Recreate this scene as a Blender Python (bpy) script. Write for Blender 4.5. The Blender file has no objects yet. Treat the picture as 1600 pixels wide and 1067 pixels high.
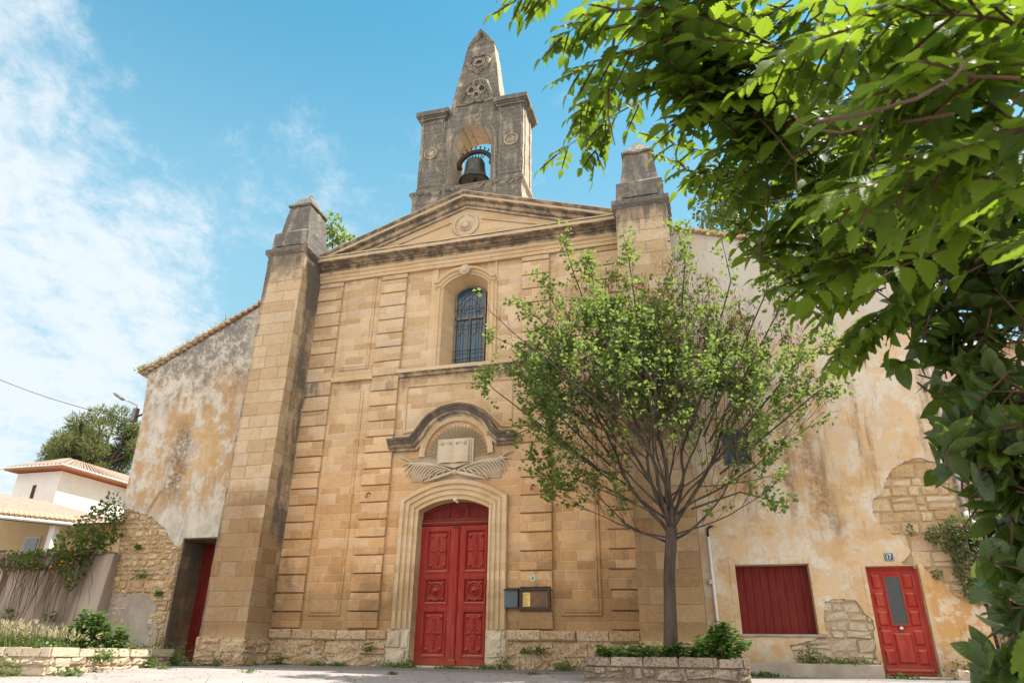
import bpy, math, random
import numpy as np
from mathutils import Matrix, Vector

# ------------------------------------------------------------------ camera, sky, sun, exposure
scene = bpy.context.scene
C = scene.collection
cam_d = bpy.data.cameras.new("camera")
cam = bpy.data.objects.new("camera", cam_d)
C.objects.link(cam)
_r = Vector((0.96168, 0.27385, 0.01332)); _u = Vector((0.10131, -0.40006, 0.91087)); _f = Vector((-0.25477, 0.87462, 0.41248))
CAM = Vector((6.622, -17.364, 0.360))
cam.matrix_world = Matrix(((_r.x, _u.x, -_f.x, CAM.x), (_r.y, _u.y, -_f.y, CAM.y), (_r.z, _u.z, -_f.z, CAM.z), (0, 0, 0, 1)))
cam_d.sensor_width = 36.0
cam_d.lens = 24.175
cam_d.clip_start = 0.05
cam_d.clip_end = 2000
cam_d.dof.use_dof = True
cam_d.dof.focus_distance = 14.0
cam_d.dof.aperture_fstop = 11.0
scene.camera = cam
scene.view_settings.view_transform = 'Standard'
scene.view_settings.look = 'None'
scene.view_settings.gamma = 1.0
scene.view_settings.use_curve_mapping = False
scene.view_settings.exposure = 2.2

SUN_EL, SUN_AZ = math.radians(63), math.radians(76)      # azimuth clockwise from +Y (behind the church), so 90 is +X
sun_d = bpy.data.lights.new("sun", 'SUN')
sun_d.energy = 2.4
sun_d.angle = math.radians(0.6)
sun_d.color = (1.0, 0.95, 0.87)
sun = bpy.data.objects.new("sun", sun_d)
C.objects.link(sun)
sdir = Vector((math.sin(SUN_AZ) * math.cos(SUN_EL), math.cos(SUN_AZ) * math.cos(SUN_EL), math.sin(SUN_EL)))
sun.rotation_euler = sdir.to_track_quat('Z', 'Y').to_euler()
sun.location = (20, 0, 30)


class N:
    """small wrapper that makes node trees short to write"""
    def __init__(self, tree):
        self.t = tree; self.L = tree.links

    def node(self, typ, **kw):
        n = self.t.nodes.new(typ)
        for k, v in kw.items(): setattr(n, k, v)
        return n

    def put(self, sock, v):
        if isinstance(v, bpy.types.NodeSocket): self.L.new(v, sock)
        elif v is not None:
            if sock.type == 'RGBA' and len(v) == 3: v = (*v, 1)
            sock.default_value = v

    def m(self, op, a, b=None, c=None, clamp=False):
        n = self.node('ShaderNodeMath', operation=op, use_clamp=clamp)
        self.put(n.inputs[0], a); self.put(n.inputs[1], b); self.put(n.inputs[2], c)
        return n.outputs[0]

    def mix(self, f, a, b, mode='MIX'):
        n = self.node('ShaderNodeMix', data_type='RGBA', blend_type=mode)
        self.put(n.inputs[0], f); self.put(n.inputs[6], a); self.put(n.inputs[7], b)
        return n.outputs[2]

    def noise(self, vec, scale, detail=3, rough=.55, dist=0.0):
        n = self.node('ShaderNodeTexNoise')
        self.put(n.inputs['Vector'], vec); n.inputs['Scale'].default_value = scale
        n.inputs['Detail'].default_value = detail; n.inputs['Roughness'].default_value = rough
        n.inputs['Distortion'].default_value = dist
        return n.outputs['Fac']

    def voro(self, vec, scale, feature='F1', out='Distance'):
        n = self.node('ShaderNodeTexVoronoi', feature=feature)
        self.put(n.inputs['Vector'], vec); n.inputs['Scale'].default_value = scale
        return n.outputs[out]

    def rng(self, v, a, b, c=0.0, d=1.0):
        n = self.node('ShaderNodeMapRange', interpolation_type='SMOOTHSTEP')
        self.put(n.inputs[0], v)
        for i, q in enumerate((a, b, c, d)): n.inputs[i + 1].default_value = q
        return n.outputs[0]

    def white(self, x, y=0.0):
        n = self.node('ShaderNodeTexWhiteNoise', noise_dimensions='2D')
        c = self.node('ShaderNodeCombineXYZ'); self.put(c.inputs[0], x); self.put(c.inputs[1], y)
        self.L.new(c.outputs[0], n.inputs['Vector'])
        return n.outputs['Value']

    def vec(self, x, y, z):
        c = self.node('ShaderNodeCombineXYZ')
        for i, q in enumerate((x, y, z)): self.put(c.inputs[i], q)
        return c.outputs[0]

    def sep(self, v):
        s = self.node('ShaderNodeSeparateXYZ'); self.L.new(v, s.inputs[0])
        return s.outputs

    def vmul(self, v, s):
        n = self.node('ShaderNodeVectorMath', operation='MULTIPLY')
        self.put(n.inputs[0], v); n.inputs[1].default_value = s
        return n.outputs[0]

    def bump(self, h, strength=.4, dist=.02, normal=None):
        n = self.node('ShaderNodeBump'); n.inputs['Strength'].default_value = strength
        n.inputs['Distance'].default_value = dist
        self.put(n.inputs['Height'], h)
        if normal is not None: self.L.new(normal, n.inputs['Normal'])
        return n.outputs[0]


# world: Nishita sky with broken high cloud
world = bpy.data.worlds.new("World"); scene.world = world
world.use_nodes = True
w = N(world.node_tree)
world.node_tree.nodes.clear()
sky = w.node('ShaderNodeTexSky', sky_type='NISHITA', sun_disc=False, sun_elevation=SUN_EL, sun_rotation=SUN_AZ)
sky.air_density = 1.0; sky.dust_density = 0.6; sky.ozone_density = 1.0
gen = w.node('ShaderNodeTexCoord').outputs['Generated']
dx, dy, dz = w.sep(gen)
up = w.m('ADD', w.m('MAXIMUM', dz, 0.0), 0.18)
px, py = w.m('DIVIDE', dx, up), w.m('DIVIDE', dy, up)
pv = w.vec(px, w.m('MULTIPLY', py, 1.0), 0.0)
big = w.noise(w.vec(w.m('ADD', px, 3.1), py, 0.0), 0.9, 2, .5)
mid = w.noise(w.vec(w.m('MULTIPLY', w.m('ADD', px, w.m('MULTIPLY', py, .5)), 1.0), w.m('MULTIPLY', py, .62), 1.7), 4.2, 9, .68, .3)
fine = w.noise(w.vec(w.m('MULTIPLY', px, 1.1), py, 4.0), 13.0, 7, .66, .4)
# broad bank of cloud to the left of the church and low down; open blue above the bell tower
left = w.m('MAXIMUM', w.rng(dx, -0.50, -0.74), w.m('MULTIPLY', w.rng(dx, -.25, -.6), .28))
low = w.rng(dz, 0.72, 0.30)
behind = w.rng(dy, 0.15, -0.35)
cover = w.m('ADD', w.m('MULTIPLY', left, .24), w.m('MULTIPLY', w.m('MULTIPLY', low, left), .05))
cover = w.m('ADD', cover, w.m('MULTIPLY', behind, .25))
cover = w.m('ADD', cover, w.m('MULTIPLY', w.m('SUBTRACT', big, .5), .40))
dens = w.m('ADD', w.m('ADD', w.m('MULTIPLY', mid, .60), w.m('MULTIPLY', fine, .40)), cover)
cl = w.rng(dens, 0.52, 0.80)
veil = w.m('MULTIPLY', w.rng(dz, 0.82, 0.40), 0.85)
veil2 = w.m('MULTIPLY', w.rng(dz, 0.42, 0.02), 0.55)
skyc = w.mix(1.0, sky.outputs[0], (0.44, 1.14, 1.03), 'MULTIPLY')
skyc = w.mix(veil, skyc, (1.75, 3.15, 3.95))
skyc = w.mix(veil2, skyc, (3.6, 4.2, 4.5))
skyc = w.mix(w.m('MULTIPLY', cl, .9), skyc, w.mix(behind, (4.1, 4.4, 4.65), (10.0, 9.8, 9.4)))  # extra-bright unseen cloud behind the camera, added to light the shaded front
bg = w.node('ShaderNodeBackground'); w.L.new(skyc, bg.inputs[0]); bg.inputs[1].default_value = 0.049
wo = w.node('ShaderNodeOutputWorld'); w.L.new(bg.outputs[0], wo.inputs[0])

# ------------------------------------------------------------------ materials
def new_mat(name):
    m = bpy.data.materials.new(name); m.use_nodes = True
    n = N(m.node_tree)
    b = m.node_tree.nodes['Principled BSDF']
    b.inputs['Roughness'].default_value = .85
    b.inputs['Specular IOR Level'].default_value = .25
    return m, n, b


def coords(n):
    o = n.node('ShaderNodeTexCoord').outputs['Object']
    x, y, z = n.sep(o)
    g = n.node('ShaderNodeNewGeometry')
    nx, ny, nz = n.sep(g.outputs['True Normal'])
    side = n.m('GREATER_THAN', n.m('ABSOLUTE', nx), .7)
    u = n.m('ADD', n.m('MULTIPLY', x, n.m('SUBTRACT', 1.0, side)), n.m('MULTIPLY', y, side))
    return o, x, y, z, nx, ny, nz, u, g.outputs['Random Per Island']


def stone_mat(name, ca, cb, H=.4687, z0=1.303, wmin=.42, wvar=.45, mortar=.017, mcol=(.60, .49, .35), joints=1.0,
              damp=0.0, damp_z=1.75, warm=0.0, soot=0.0, sootcol=(.075, .065, .055), soot_fn=None, bump=.45, split=True, island=0.0, lichen=0.0, pit=.5):
    """weathered limestone: courses of blocks with pale mortar, colour per block, grime and soot of their own shape"""
    m, n, b = new_mat(name)
    o, x, y, z, nx, ny, nz, u, isl = coords(n)
    wob = n.m('MULTIPLY', n.m('SUBTRACT', n.noise(o, 5.0, 4, .6), .5), .022)
    zz = n.m('ADD', n.m('DIVIDE', n.m('SUBTRACT', n.m('ADD', z, wob), z0), H), 40.0)
    R = n.m('FLOOR', zz); fr = n.m('SUBTRACT', zz, R)
    if split:
        sp = n.m('ADD', .38, n.m('MULTIPLY', n.white(R, 3.3), .26))
        sub = n.m('GREATER_THAN', fr, sp)
        dsp = n.m('ABSOLUTE', n.m('SUBTRACT', fr, sp))
        row = n.m('ADD', n.m('MULTIPLY', R, 2.0), sub)
    else:
        dsp = 1.0; row = R
    dv = n.m('MULTIPLY', n.m('MINIMUM', n.m('MINIMUM', fr, n.m('SUBTRACT', 1.0, fr)), dsp), H)
    bw = n.m('ADD', wmin, n.m('MULTIPLY', n.white(row, 7.7), wvar))
    uu = n.m('ADD', n.m('DIVIDE', n.m('ADD', u, n.m('MULTIPLY', wob, 1.0)), bw), n.m('MULTIPLY', n.white(row, 1.1), 9.0))
    uu = n.m('ADD', uu, 40.0)
    colm = n.m('FLOOR', uu); fu = n.m('SUBTRACT', uu, colm)
    du = n.m('MULTIPLY', n.m('MINIMUM', fu, n.m('SUBTRACT', 1.0, fu)), bw)
    d = n.m('MINIMUM', du, dv)
    rnd = n.white(row, colm)
    rnd2 = n.white(n.m('ADD', row, 51.0), colm)
    if island: rnd = n.m('ADD', n.m('MULTIPLY', rnd, 1 - island), n.m('MULTIPLY', isl, island))
    joint = n.m('MULTIPLY', n.rng(d, mortar, mortar * .35), joints)
    joint = n.m('MULTIPLY', joint, n.rng(n.noise(o, 1.7, 3), .36, .58))
    n1 = n.noise(o, 1.1, 5, .6); n2 = n.noise(o, 7.0, 5, .65); n3 = n.noise(o, 45.0, 4, .7)
    base = n.mix(n.m('MULTIPLY', rnd, 1.0), ca, cb)
    base = n.mix(n.m('MULTIPLY', n.rng(rnd2, .72, .95), .35), base, tuple(q * .8 + .08 for q in (ca[0], ca[0] * .8, ca[0] * .62)))
    base = n.mix(n.m('MULTIPLY', n.rng(n1, .42, .72), .35), base, tuple(q * .72 for q in cb))
    base = n.mix(n.m('MULTIPLY', n.rng(n2, .45, .75), .22), base, tuple(min(1, q * 1.25) for q in ca))
    base = n.mix(n.m('MULTIPLY', n.rng(n3, .55, .75), .25), base, tuple(q * .6 for q in cb))
    base = n.mix(n.m('MULTIPLY', joint, .72), base, mcol)
    if warm: base = n.mix(n.m('MULTIPLY', n.rng(n.m('ADD', z, n.m('MULTIPLY', n1, 3.0)), 9.5, 4.5), warm), base, n.mix(1.0, base, (1.04, .90, .74), 'MULTIPLY'))
    if damp:     # brown damp zone in the lower courses, block by block, with a ragged top
        lvl = n.m('ADD', n.m('ADD', damp_z, n.m('MULTIPLY', n.white(colm, row), .7)), n.m('MULTIPLY', n.m('SUBTRACT', n.noise(o, .8, 6, .65), .5), 4.0))
        dm = n.rng(n.m('SUBTRACT', z, lvl), .8, -.6)
        dm = n.m('MULTIPLY', dm, n.m('MULTIPLY', n.rng(z, .2, .95), damp))
        dm = n.m('MULTIPLY', dm, n.m('ADD', .40, n.m('MULTIPLY', n.m('ADD', n.white(n.m('ADD', row, 17.0), colm), n.rng(n2, .35, .65)), .38)))
        base = n.mix(dm, base, n.mix(n.rng(n2, .35, .65), (.13, .078, .038), (.28, .16, .068)))
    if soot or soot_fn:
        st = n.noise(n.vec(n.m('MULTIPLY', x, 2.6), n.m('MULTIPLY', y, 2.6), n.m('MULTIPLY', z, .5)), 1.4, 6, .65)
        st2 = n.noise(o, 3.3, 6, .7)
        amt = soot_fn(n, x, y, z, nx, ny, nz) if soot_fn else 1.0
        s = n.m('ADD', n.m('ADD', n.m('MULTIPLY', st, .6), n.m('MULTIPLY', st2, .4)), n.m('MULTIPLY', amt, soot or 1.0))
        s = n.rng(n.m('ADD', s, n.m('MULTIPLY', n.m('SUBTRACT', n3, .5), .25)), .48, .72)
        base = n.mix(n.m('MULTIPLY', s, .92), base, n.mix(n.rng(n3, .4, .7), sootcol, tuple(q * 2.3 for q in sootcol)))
    if lichen:
        li = n.rng(n.noise(o, 14.0, 5, .7), .60, .72)
        base = n.mix(n.m('MULTIPLY', li, lichen), base, (.50, .44, .36))
    b.inputs['Roughness'].default_value = .92
    n.L.new(base, b.inputs['Base Color'])
    pits = n.rng(n.noise(o, 20.0, 3, .6), .30, .48)
    h = n.m('ADD', n.m('ADD', n.m('MULTIPLY', n2, .7), n.m('MULTIPLY', n3, .35)), n.m('MULTIPLY', pits, pit))
    h = n.m('SUBTRACT', h, n.m('MULTIPLY', n.rng(d, mortar * 1.3, 0.0), .55 * joints))
    n.L.new(n.bump(h, bump, .03), b.inputs['Normal'])
    return m


def plaster_mat(name, side):
    """old lime render: pale grey coat, ochre coat showing through, black rain streaks and lichen"""
    m, n, b = new_mat(name)
    o, x, y, z, nx, ny, nz, u, isl = coords(n)
    n1 = n.noise(o, .55, 9, .68, .4); n2 = n.noise(n.vmul(o, (1.0, 1.0, .7)), 2.2, 9, .74, .3)
    n3 = n.noise(o, 9.0, 8, .76); n4 = n.noise(o, 55.0, 4, .7)
    streak = n.noise(n.vec(n.m('MULTIPLY', x, 2.2), y, n.m('MULTIPLY', z, .22)), 1.0, 6, .62)
    if side == 'L':
        base = n.mix(n.rng(n2, .35, .65), (.54, .47, .38), (.36, .325, .275))
        ochre = n.m('MULTIPLY', n.rng(n.m('ADD', n.m('MULTIPLY', n1, .55), n.m('MULTIPLY', n2, .55)), .50, .60), n.m('MULTIPLY', n.rng(z, 3.6, 4.6), n.rng(z, 9.3, 7.7)))
        base = n.mix(n.m('MULTIPLY', ochre, .95), base, n.mix(n3, (.46, .275, .115), (.35, .215, .105)))
        base = n.mix(n.m('MULTIPLY', n.rng(n3, .5, .66), .5), base, (.48, .43, .36))
        # black lichen under the eaves
        lich = n.m('ADD', n.m('MULTIPLY', n.rng(n.m('ADD', z, n.m('MULTIPLY', n.m('SUBTRACT', n2, .5), 2.0)), 5.6, 9.6), .26), n.m('MULTIPLY', n2, .6))
        lich = n.m('MULTIPLY', n.rng(n.m('ADD', lich, n.m('MULTIPLY', n.m('SUBTRACT', n3, .5), .9)), .44, .64), n.rng(x, -6.9, -7.6))
        base = n.mix(n.m('MULTIPLY', lich, .85), base, n.mix(n3, (.07, .064, .055), (.21, .19, .165)))
        # dark scar running down beside the ochre patch
        cx = n.m('ADD', -9.15, n.m('MULTIPLY', n.m('SUBTRACT', n.noise(n.vec(0.0, 0.0, z), .9, 4), .5), 1.0))
        scar = n.m('MULTIPLY', n.rng(n.m('ABSOLUTE', n.m('SUBTRACT', x, cx)), .60, .12), n.m('MULTIPLY', n.rng(z, 3.9, 5.0), n.rng(z, 7.4, 6.4)))
        base = n.mix(n.m('MULTIPLY', n.m('MULTIPLY', scar, n.rng(n3, .35, .6)), .85), base, (.12, .075, .04))
        wv = n.m('MULTIPLY', n.m('SUBTRACT', n.noise(o, 1.6, 6, .7), .5), 3.2)
        oc = n.m('MULTIPLY', n.rng(n.m('ADD', n.m('ABSOLUTE', n.m('SUBTRACT', x, -8.3)), wv), .55, .30), n.rng(n.m('ADD', n.m('ABSOLUTE', n.m('SUBTRACT', z, 5.9)), wv), 1.1, .5))
        base = n.mix(n.m('MULTIPLY', n.m('MULTIPLY', oc, n.rng(n3, .3, .55)), .8), base, (.46, .275, .10))
    else:
        base = n.mix(n.rng(n2, .35, .65), (.58, .40, .23), (.50, .385, .26))
        pale = n.rng(n.m('ADD', n.m('MULTIPLY', n1, .5), n.m('MULTIPLY', n2, .5)), .47, .56)
        base = n.mix(n.m('MULTIPLY', n.m('MULTIPLY', pale, n.rng(n3, .30, .55)), .9), base, n.mix(n3, (.64, .55, .44), (.56, .51, .44)))
        up = n.rng(n.m('ADD', z, n.m('MULTIPLY', n2, 1.5)), 7.6, 9.6)
        base = n.mix(n.m('MULTIPLY', up, .75), base, n.mix(n3, (.40, .375, .33), (.50, .46, .40)))
        och = n.m('MULTIPLY', n.rng(n.noise(o, 1.3, 6, .66, .3), .48, .58), n.rng(z, 7.0, 4.0))
        base = n.mix(n.m('MULTIPLY', och, .55), base, (.47, .265, .10))
        st = n.m('MULTIPLY', n.rng(streak, .52, .62), n.m('MULTIPLY', n.rng(z, 2.6, 4.0), n.rng(z, 7.6, 6.0)))
        base = n.mix(n.m('MULTIPLY', n.m('MULTIPLY', st, n.rng(n3, .34, .55)), .75), base, (.20, .115, .06))
        cx = n.m('ADD', n.m('ADD', 8.62, n.m('MULTIPLY', n.m('SUBTRACT', 6.3, z), .17)), n.m('MULTIPLY', n.m('SUBTRACT', n.noise(n.vec(0.0, 0.0, z), 1.1, 4), .5), .5))
        scar = n.m('MULTIPLY', n.rng(n.m('ABSOLUTE', n.m('SUBTRACT', x, cx)), .50, .05), n.m('MULTIPLY', n.rng(z, 2.5, 3.2), n.rng(z, 7.0, 6.2)))
        scar = n.m('MULTIPLY', scar, n.rng(n.m('ADD', n.m('MULTIPLY', n3, .5), n.m('MULTIPLY', streak, .5)), .40, .56))
        base = n.mix(n.m('MULTIPLY', scar, .8), base, (.20, .12, .06))
        low = n.m('MULTIPLY', n.rng(x, 10.7, 10.95), n.rng(z, 2.2, 1.9))
        base = n.mix(n.m('MULTIPLY', n.m('MULTIPLY', low, n.rng(n.noise(o, 3.0, 5, .65), .45, .52)), .85), base, (.47, .25, .085))
        base = n.mix(n.m('MULTIPLY', n.rng(z, .9, .15), n.m('MULTIPLY', n2, .7)), base, (.24, .17, .11))
    base = n.mix(n.m('MULTIPLY', n.rng(n4, .56, .72), .3), base, (.20, .15, .10))
    base = n.mix(n.m('MULTIPLY', n.rng(n.noise(o, 4.5, 8, .75), .60, .68), .55), base, (.60, .53, .43))
    base = n.mix(n.m('MULTIPLY', n.rng(n.noise(n.vmul(o, (3.0, 3.0, .45)), 1.7, 8, .72), .57, .66), .35), base, (.15, .105, .07))
    crack = n.m('MULTIPLY', n.rng(n.voro(n.vmul(o, (1, 1, .7)), .75, 'DISTANCE_TO_EDGE'), .005, .0), n.rng(n1, .5, .6))
    base = n.mix(n.m('MULTIPLY', crack, .6), base, (.12, .08, .05))
    n.L.new(base, b.inputs['Base Color'])
    b.inputs['Roughness'].default_value = .95
    h = n.m('ADD', n.m('ADD', n.m('MULTIPLY', n2, 1.2), n.m('MULTIPLY', n3, .8)), n.m('MULTIPLY', n4, .3))
    n.L.new(n.bump(h, .5, .03), b.inputs['Normal'])
    return m


def simple(name, ca, cb, scale=6.0, rough=.8, bump=.2, spec=.25, metal=0.0, dist=.01, streak=False):
    m, n, b = new_mat(name)
    o = n.node('ShaderNodeTexCoord').outputs['Object']
    v = n.vmul(o, (1, 1, .15)) if streak else o
    f = n.rng(n.noise(v, scale, 6, .65), .3, .7)
    n.L.new(n.mix(f, ca, cb), b.inputs['Base Color'])
    b.inputs['Roughness'].default_value = rough
    b.inputs['Specular IOR Level'].default_value = spec
    b.inputs['Metallic'].default_value = metal
    if bump: n.L.new(n.bump(n.noise(v, scale * 5, 5, .7), bump, dist), b.inputs['Normal'])
    return m


def red_paint(name, bright=1.0):
    m, n, b = new_mat(name)
    o, x, y, z, nx, ny, nz, u, isl = coords(n)
    f = n.noise(n.vmul(o, (6, 6, 1.2)), 2.0, 6, .65)
    c = n.mix(n.rng(f, .3, .7), tuple(bright * q for q in (.245, .020, .014)), tuple(bright * q for q in (.31, .035, .023)))
    dust = n.m('MULTIPLY', n.rng(nz, .3, .9), .8)
    c = n.mix(dust, c, (.36, .20, .10))
    c = n.mix(n.m('MULTIPLY', n.rng(n.noise(o, 22, 5, .7), .60, .72), .5), c, (.17, .03, .02))
    c = n.mix(n.m('MULTIPLY', n.rng(n.noise(n.vmul(o, (3, 3, .6)), 1.6, 7, .7), .5, .64), .35), c, tuple(bright * q for q in (.36, .075, .055)))
    foot = n.m('MULTIPLY', n.rng(n.m('ADD', z, n.m('MULTIPLY', f, .8)), .95, .35), n.rng(n.noise(o, 9, 6, .7), .35, .6))
    c = n.mix(n.m('MULTIPLY', foot, .55), c, (.17, .085, .05))
    n.L.new(c, b.inputs['Base Color'])
    b.inputs['Roughness'].default_value = .6
    b.inputs['Specular IOR Level'].default_value = .15
    n.L.new(n.bump(n.noise(n.vmul(o, (10, 10, 1)), 6, 4, .6), .15, .004), b.inputs['Normal'])
    return m


def leaf_mat(name, ca, cb, trans=.42, tcol=None, rough=.45, spec=.35, spots=False, veins=0.0):
    m, n, b = new_mat(name)
    g = n.node('ShaderNodeNewGeometry').outputs['Random Per Island']
    o = n.node('ShaderNodeTexCoord').outputs['Object']
    f = n.m('ADD', n.m('MULTIPLY', g, .75), n.m('MULTIPLY', n.noise(o, 1.5, 2), .25))
    c = n.mix(f, ca, cb)
    if spots:
        c = n.mix(n.m('MULTIPLY', n.rng(n.noise(o, 55, 3, .6), .60, .68), n.m('MULTIPLY', n.m('GREATER_THAN', g, .55), .8)), c, (.30, .22, .06))
    vn = None
    if veins:
        lx, ly, lz = n.sep(n.node('ShaderNodeAttribute', attribute_name='leaf_co').outputs['Vector'])
        ax = n.m('ABSOLUTE', lx)
        fr = n.m('ABSOLUTE', n.m('SUBTRACT', n.m('FRACT', n.m('MULTIPLY', n.m('SUBTRACT', ly, n.m('MULTIPLY', ax, .9)), 7.0)), .5))
        vn = n.m('MAXIMUM', n.m('MULTIPLY', n.rng(fr, .12, .02), .6), n.rng(ax, .022, .008))
        c = n.mix(n.m('MULTIPLY', vn, veins), c, tuple(min(1, q * 1.5 + .02) for q in cb))
        c = n.mix(n.m('MULTIPLY', n.rng(n.noise(o, 18, 4, .6), .45, .7), .35), c, tuple(q * .7 for q in ca))
        n.L.new(n.bump(n.m('ADD', n.m('MULTIPLY', fr, .8), n.m('MULTIPLY', vn, -.6)), .35, .002), b.inputs['Normal'])
    n.L.new(c, b.inputs['Base Color'])
    b.inputs['Roughness'].default_value = rough
    b.inputs['Specular IOR Level'].default_value = spec
    t = n.node('ShaderNodeBsdfTranslucent')
    tc = tcol or tuple(min(1, q) for q in (cb[0] * 2.6, cb[1] * 2.3, cb[2] * .8))
    tcol_ = n.mix(f, tc, tuple(q * .7 for q in tc))
    if vn is not None: tcol_ = n.mix(n.m('MULTIPLY', vn, .45), tcol_, tuple(q * .45 for q in tc))
    n.L.new(tcol_, t.inputs['Color'])
    mx = n.node('ShaderNodeMixShader'); mx.inputs[0].default_value = trans
    n.L.new(b.outputs[0], mx.inputs[1]); n.L.new(t.outputs[0], mx.inputs[2])
    out = m.node_tree.nodes['Material Output']; n.L.new(mx.outputs[0], out.inputs['Surface'])
    return m


STONE_A, STONE_B = (.60, .43, .265), (.42, .265, .135)


def soot_wall(n, x, y, z, nx, ny, nz):
    top = n.m('MULTIPLY', n.rng(z, 11.35, 12.0), n.rng(z, 12.22, 12.12))
    sill = n.m('MULTIPLY', n.rng(z, 6.7, 7.72), n.rng(z, 7.9, 7.8))
    foot = n.m('MULTIPLY', n.rng(z, 4.2, 1.6), n.rng(z, .9, 1.3))
    side = n.m('MULTIPLY', n.rng(n.m('ABSOLUTE', x), 4.3, 4.95), .10)
    return n.m('SUBTRACT', n.m('ADD', n.m('ADD', n.m('MULTIPLY', top, .42), side), n.m('ADD', n.m('MULTIPLY', sill, .24), n.m('MULTIPLY', foot, .17))), .20)


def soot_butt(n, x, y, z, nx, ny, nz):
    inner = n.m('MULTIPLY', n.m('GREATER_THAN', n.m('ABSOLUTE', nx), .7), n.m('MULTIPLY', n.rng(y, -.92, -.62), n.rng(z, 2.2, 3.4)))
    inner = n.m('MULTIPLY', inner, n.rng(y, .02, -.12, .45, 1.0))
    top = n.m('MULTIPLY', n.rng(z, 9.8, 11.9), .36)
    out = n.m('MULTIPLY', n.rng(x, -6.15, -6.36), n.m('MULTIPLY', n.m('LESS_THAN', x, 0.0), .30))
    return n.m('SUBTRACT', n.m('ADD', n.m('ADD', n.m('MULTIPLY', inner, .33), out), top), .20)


def soot_edge(n, x, y, z, nx, ny, nz):
    return n.m('SUBTRACT', n.m('MULTIPLY', n.rng(z, 14.2, 15.2), .12), .02)


M = {}
M['stone'] = stone_mat('facade_stone', STONE_A, STONE_B, damp=.9, soot_fn=soot_wall, joints=1.0, bump=.65, warm=1.0)
M['trim'] = stone_mat('trim_stone', (.56, .40, .235), (.48, .325, .175), joints=.35, damp=.6, soot_fn=soot_wall, wmin=.6, bump=.35, pit=.25)
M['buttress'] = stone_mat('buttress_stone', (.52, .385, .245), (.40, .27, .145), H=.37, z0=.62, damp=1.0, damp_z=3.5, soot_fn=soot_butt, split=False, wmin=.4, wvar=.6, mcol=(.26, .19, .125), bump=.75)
M['tower'] = stone_mat('tower_stone', (.54, .44, .32), (.38, .295, .205), soot=1.0, soot_fn=lambda n, x, y, z, a, b, c: n.m('ADD', -.06, n.m('MULTIPLY', n.m('GREATER_THAN', n.m('ABSOLUTE', b), .6), .25)), sootcol=(.085, .078, .068), lichen=.55, H=.42, bump=1.0, joints=.9, mcol=(.12, .10, .08))  # front and back faces coloured darker than the sides
M['cap'] = stone_mat('cap_stone', (.46, .37, .27), (.36, .29, .21), soot=1.0, soot_fn=lambda n, x, y, z, a, b, c: .20, sootcol=(.075, .068, .06), lichen=.6, bump=.9, joints=.4)
M['soot'] = stone_mat('sooty_stone', (.38, .28, .19), (.28, .21, .14), soot=1.0, soot_fn=lambda n, x, y, z, a, b, c: .20, sootcol=(.06, .048, .04), joints=.2, bump=.7)
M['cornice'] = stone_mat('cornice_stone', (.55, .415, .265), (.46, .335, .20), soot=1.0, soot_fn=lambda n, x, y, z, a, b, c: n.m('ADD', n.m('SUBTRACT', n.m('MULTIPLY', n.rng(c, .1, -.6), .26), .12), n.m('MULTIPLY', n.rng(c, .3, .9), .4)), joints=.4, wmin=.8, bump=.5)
M['carved'] = stone_mat('carved_stone', (.52, .42, .30), (.46, .36, .24), joints=0.0, bump=.3, soot=1.0, soot_fn=lambda n, x, y, z, a, b, c: -.2, pit=.2)
M['towercarve'] = stone_mat('weathered_carving', (.48, .39, .28), (.38, .30, .21), joints=0.0, bump=.8, soot=1.0, soot_fn=lambda n, x, y, z, a, b, c: .06, pit=.5)
M['plinth'] = stone_mat('plinth_stone', (.48, .355, .225), (.37, .24, .125), joints=0.0, island=.9, bump=1.0, pit=.9)
M['rubble'] = stone_mat('rubble_stone', (.58, .43, .26), (.38, .225, .095), joints=0.0, island=.95, bump=.8, pit=.6)
M['grey_rubble'] = stone_mat('grey_rubble_stone', (.34, .265, .19), (.22, .165, .115), joints=0.0, island=.9, bump=1.0, pit=.9, soot=1.0, soot_fn=lambda n, x, y, z, a, b, c: .02)
M['pale_rubble'] = stone_mat('pale_rubble_stone', (.50, .41, .30), (.40, .31, .21), joints=0.0, island=.9, bump=.7, pit=.6)
M['mortar'] = simple('old_mortar', (.42, .305, .185), (.33, .23, .13), 5, .95, .8, dist=.03)
M['plasterL'] = plaster_mat('render_left', 'L')
M['plasterR'] = plaster_mat('render_right', 'R')
M['concrete'] = simple('grey_concrete', (.36, .30, .24), (.25, .205, .16), 2.2, .95, .5, dist=.02)
M['retain'] = simple('streaked_render', (.36, .285, .22), (.13, .095, .068), 1.5, .95, .5, dist=.02, streak=True)
M['red'] = red_paint('red_paint', .92)
M['redR'] = red_paint('bright_red_paint', 1.15)
M['redS'] = red_paint('dark_red_paint', .48)
M['iron'] = simple('dark_iron', (.03, .025, .022), (.075, .05, .035), 9, .6, .2, metal=.5)
M['bronze'] = simple('bell_bronze', (.040, .043, .036), (.085, .085, .066), 6, .5, .3, metal=.6, spec=.5)
M['lead'] = simple('window_lead', (.20, .17, .145), (.13, .11, .095), 9, .6, .2)
M['white'] = simple('white_pipe', (.70, .68, .65), (.58, .55, .51), 4, .5, .05)
M['greypipe'] = simple('grey_pipe', (.50, .44, .38), (.38, .33, .28), 4, .6, .1)
M['tile'] = simple('roof_tile', (.52, .36, .235), (.36, .22, .14), 7, .9, .5)
M['paleroof'] = simple('pale_roof_tile', (.30, .215, .165), (.22, .15, .11), 5, .9, .4)
M['house'] = simple('white_house_render', (.64, .605, .59), (.58, .55, .53), 2, .9, .15)
M['yellow'] = simple('yellow_render', (.66, .49, .28), (.60, .43, .24), 2, .9, .15)
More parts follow.
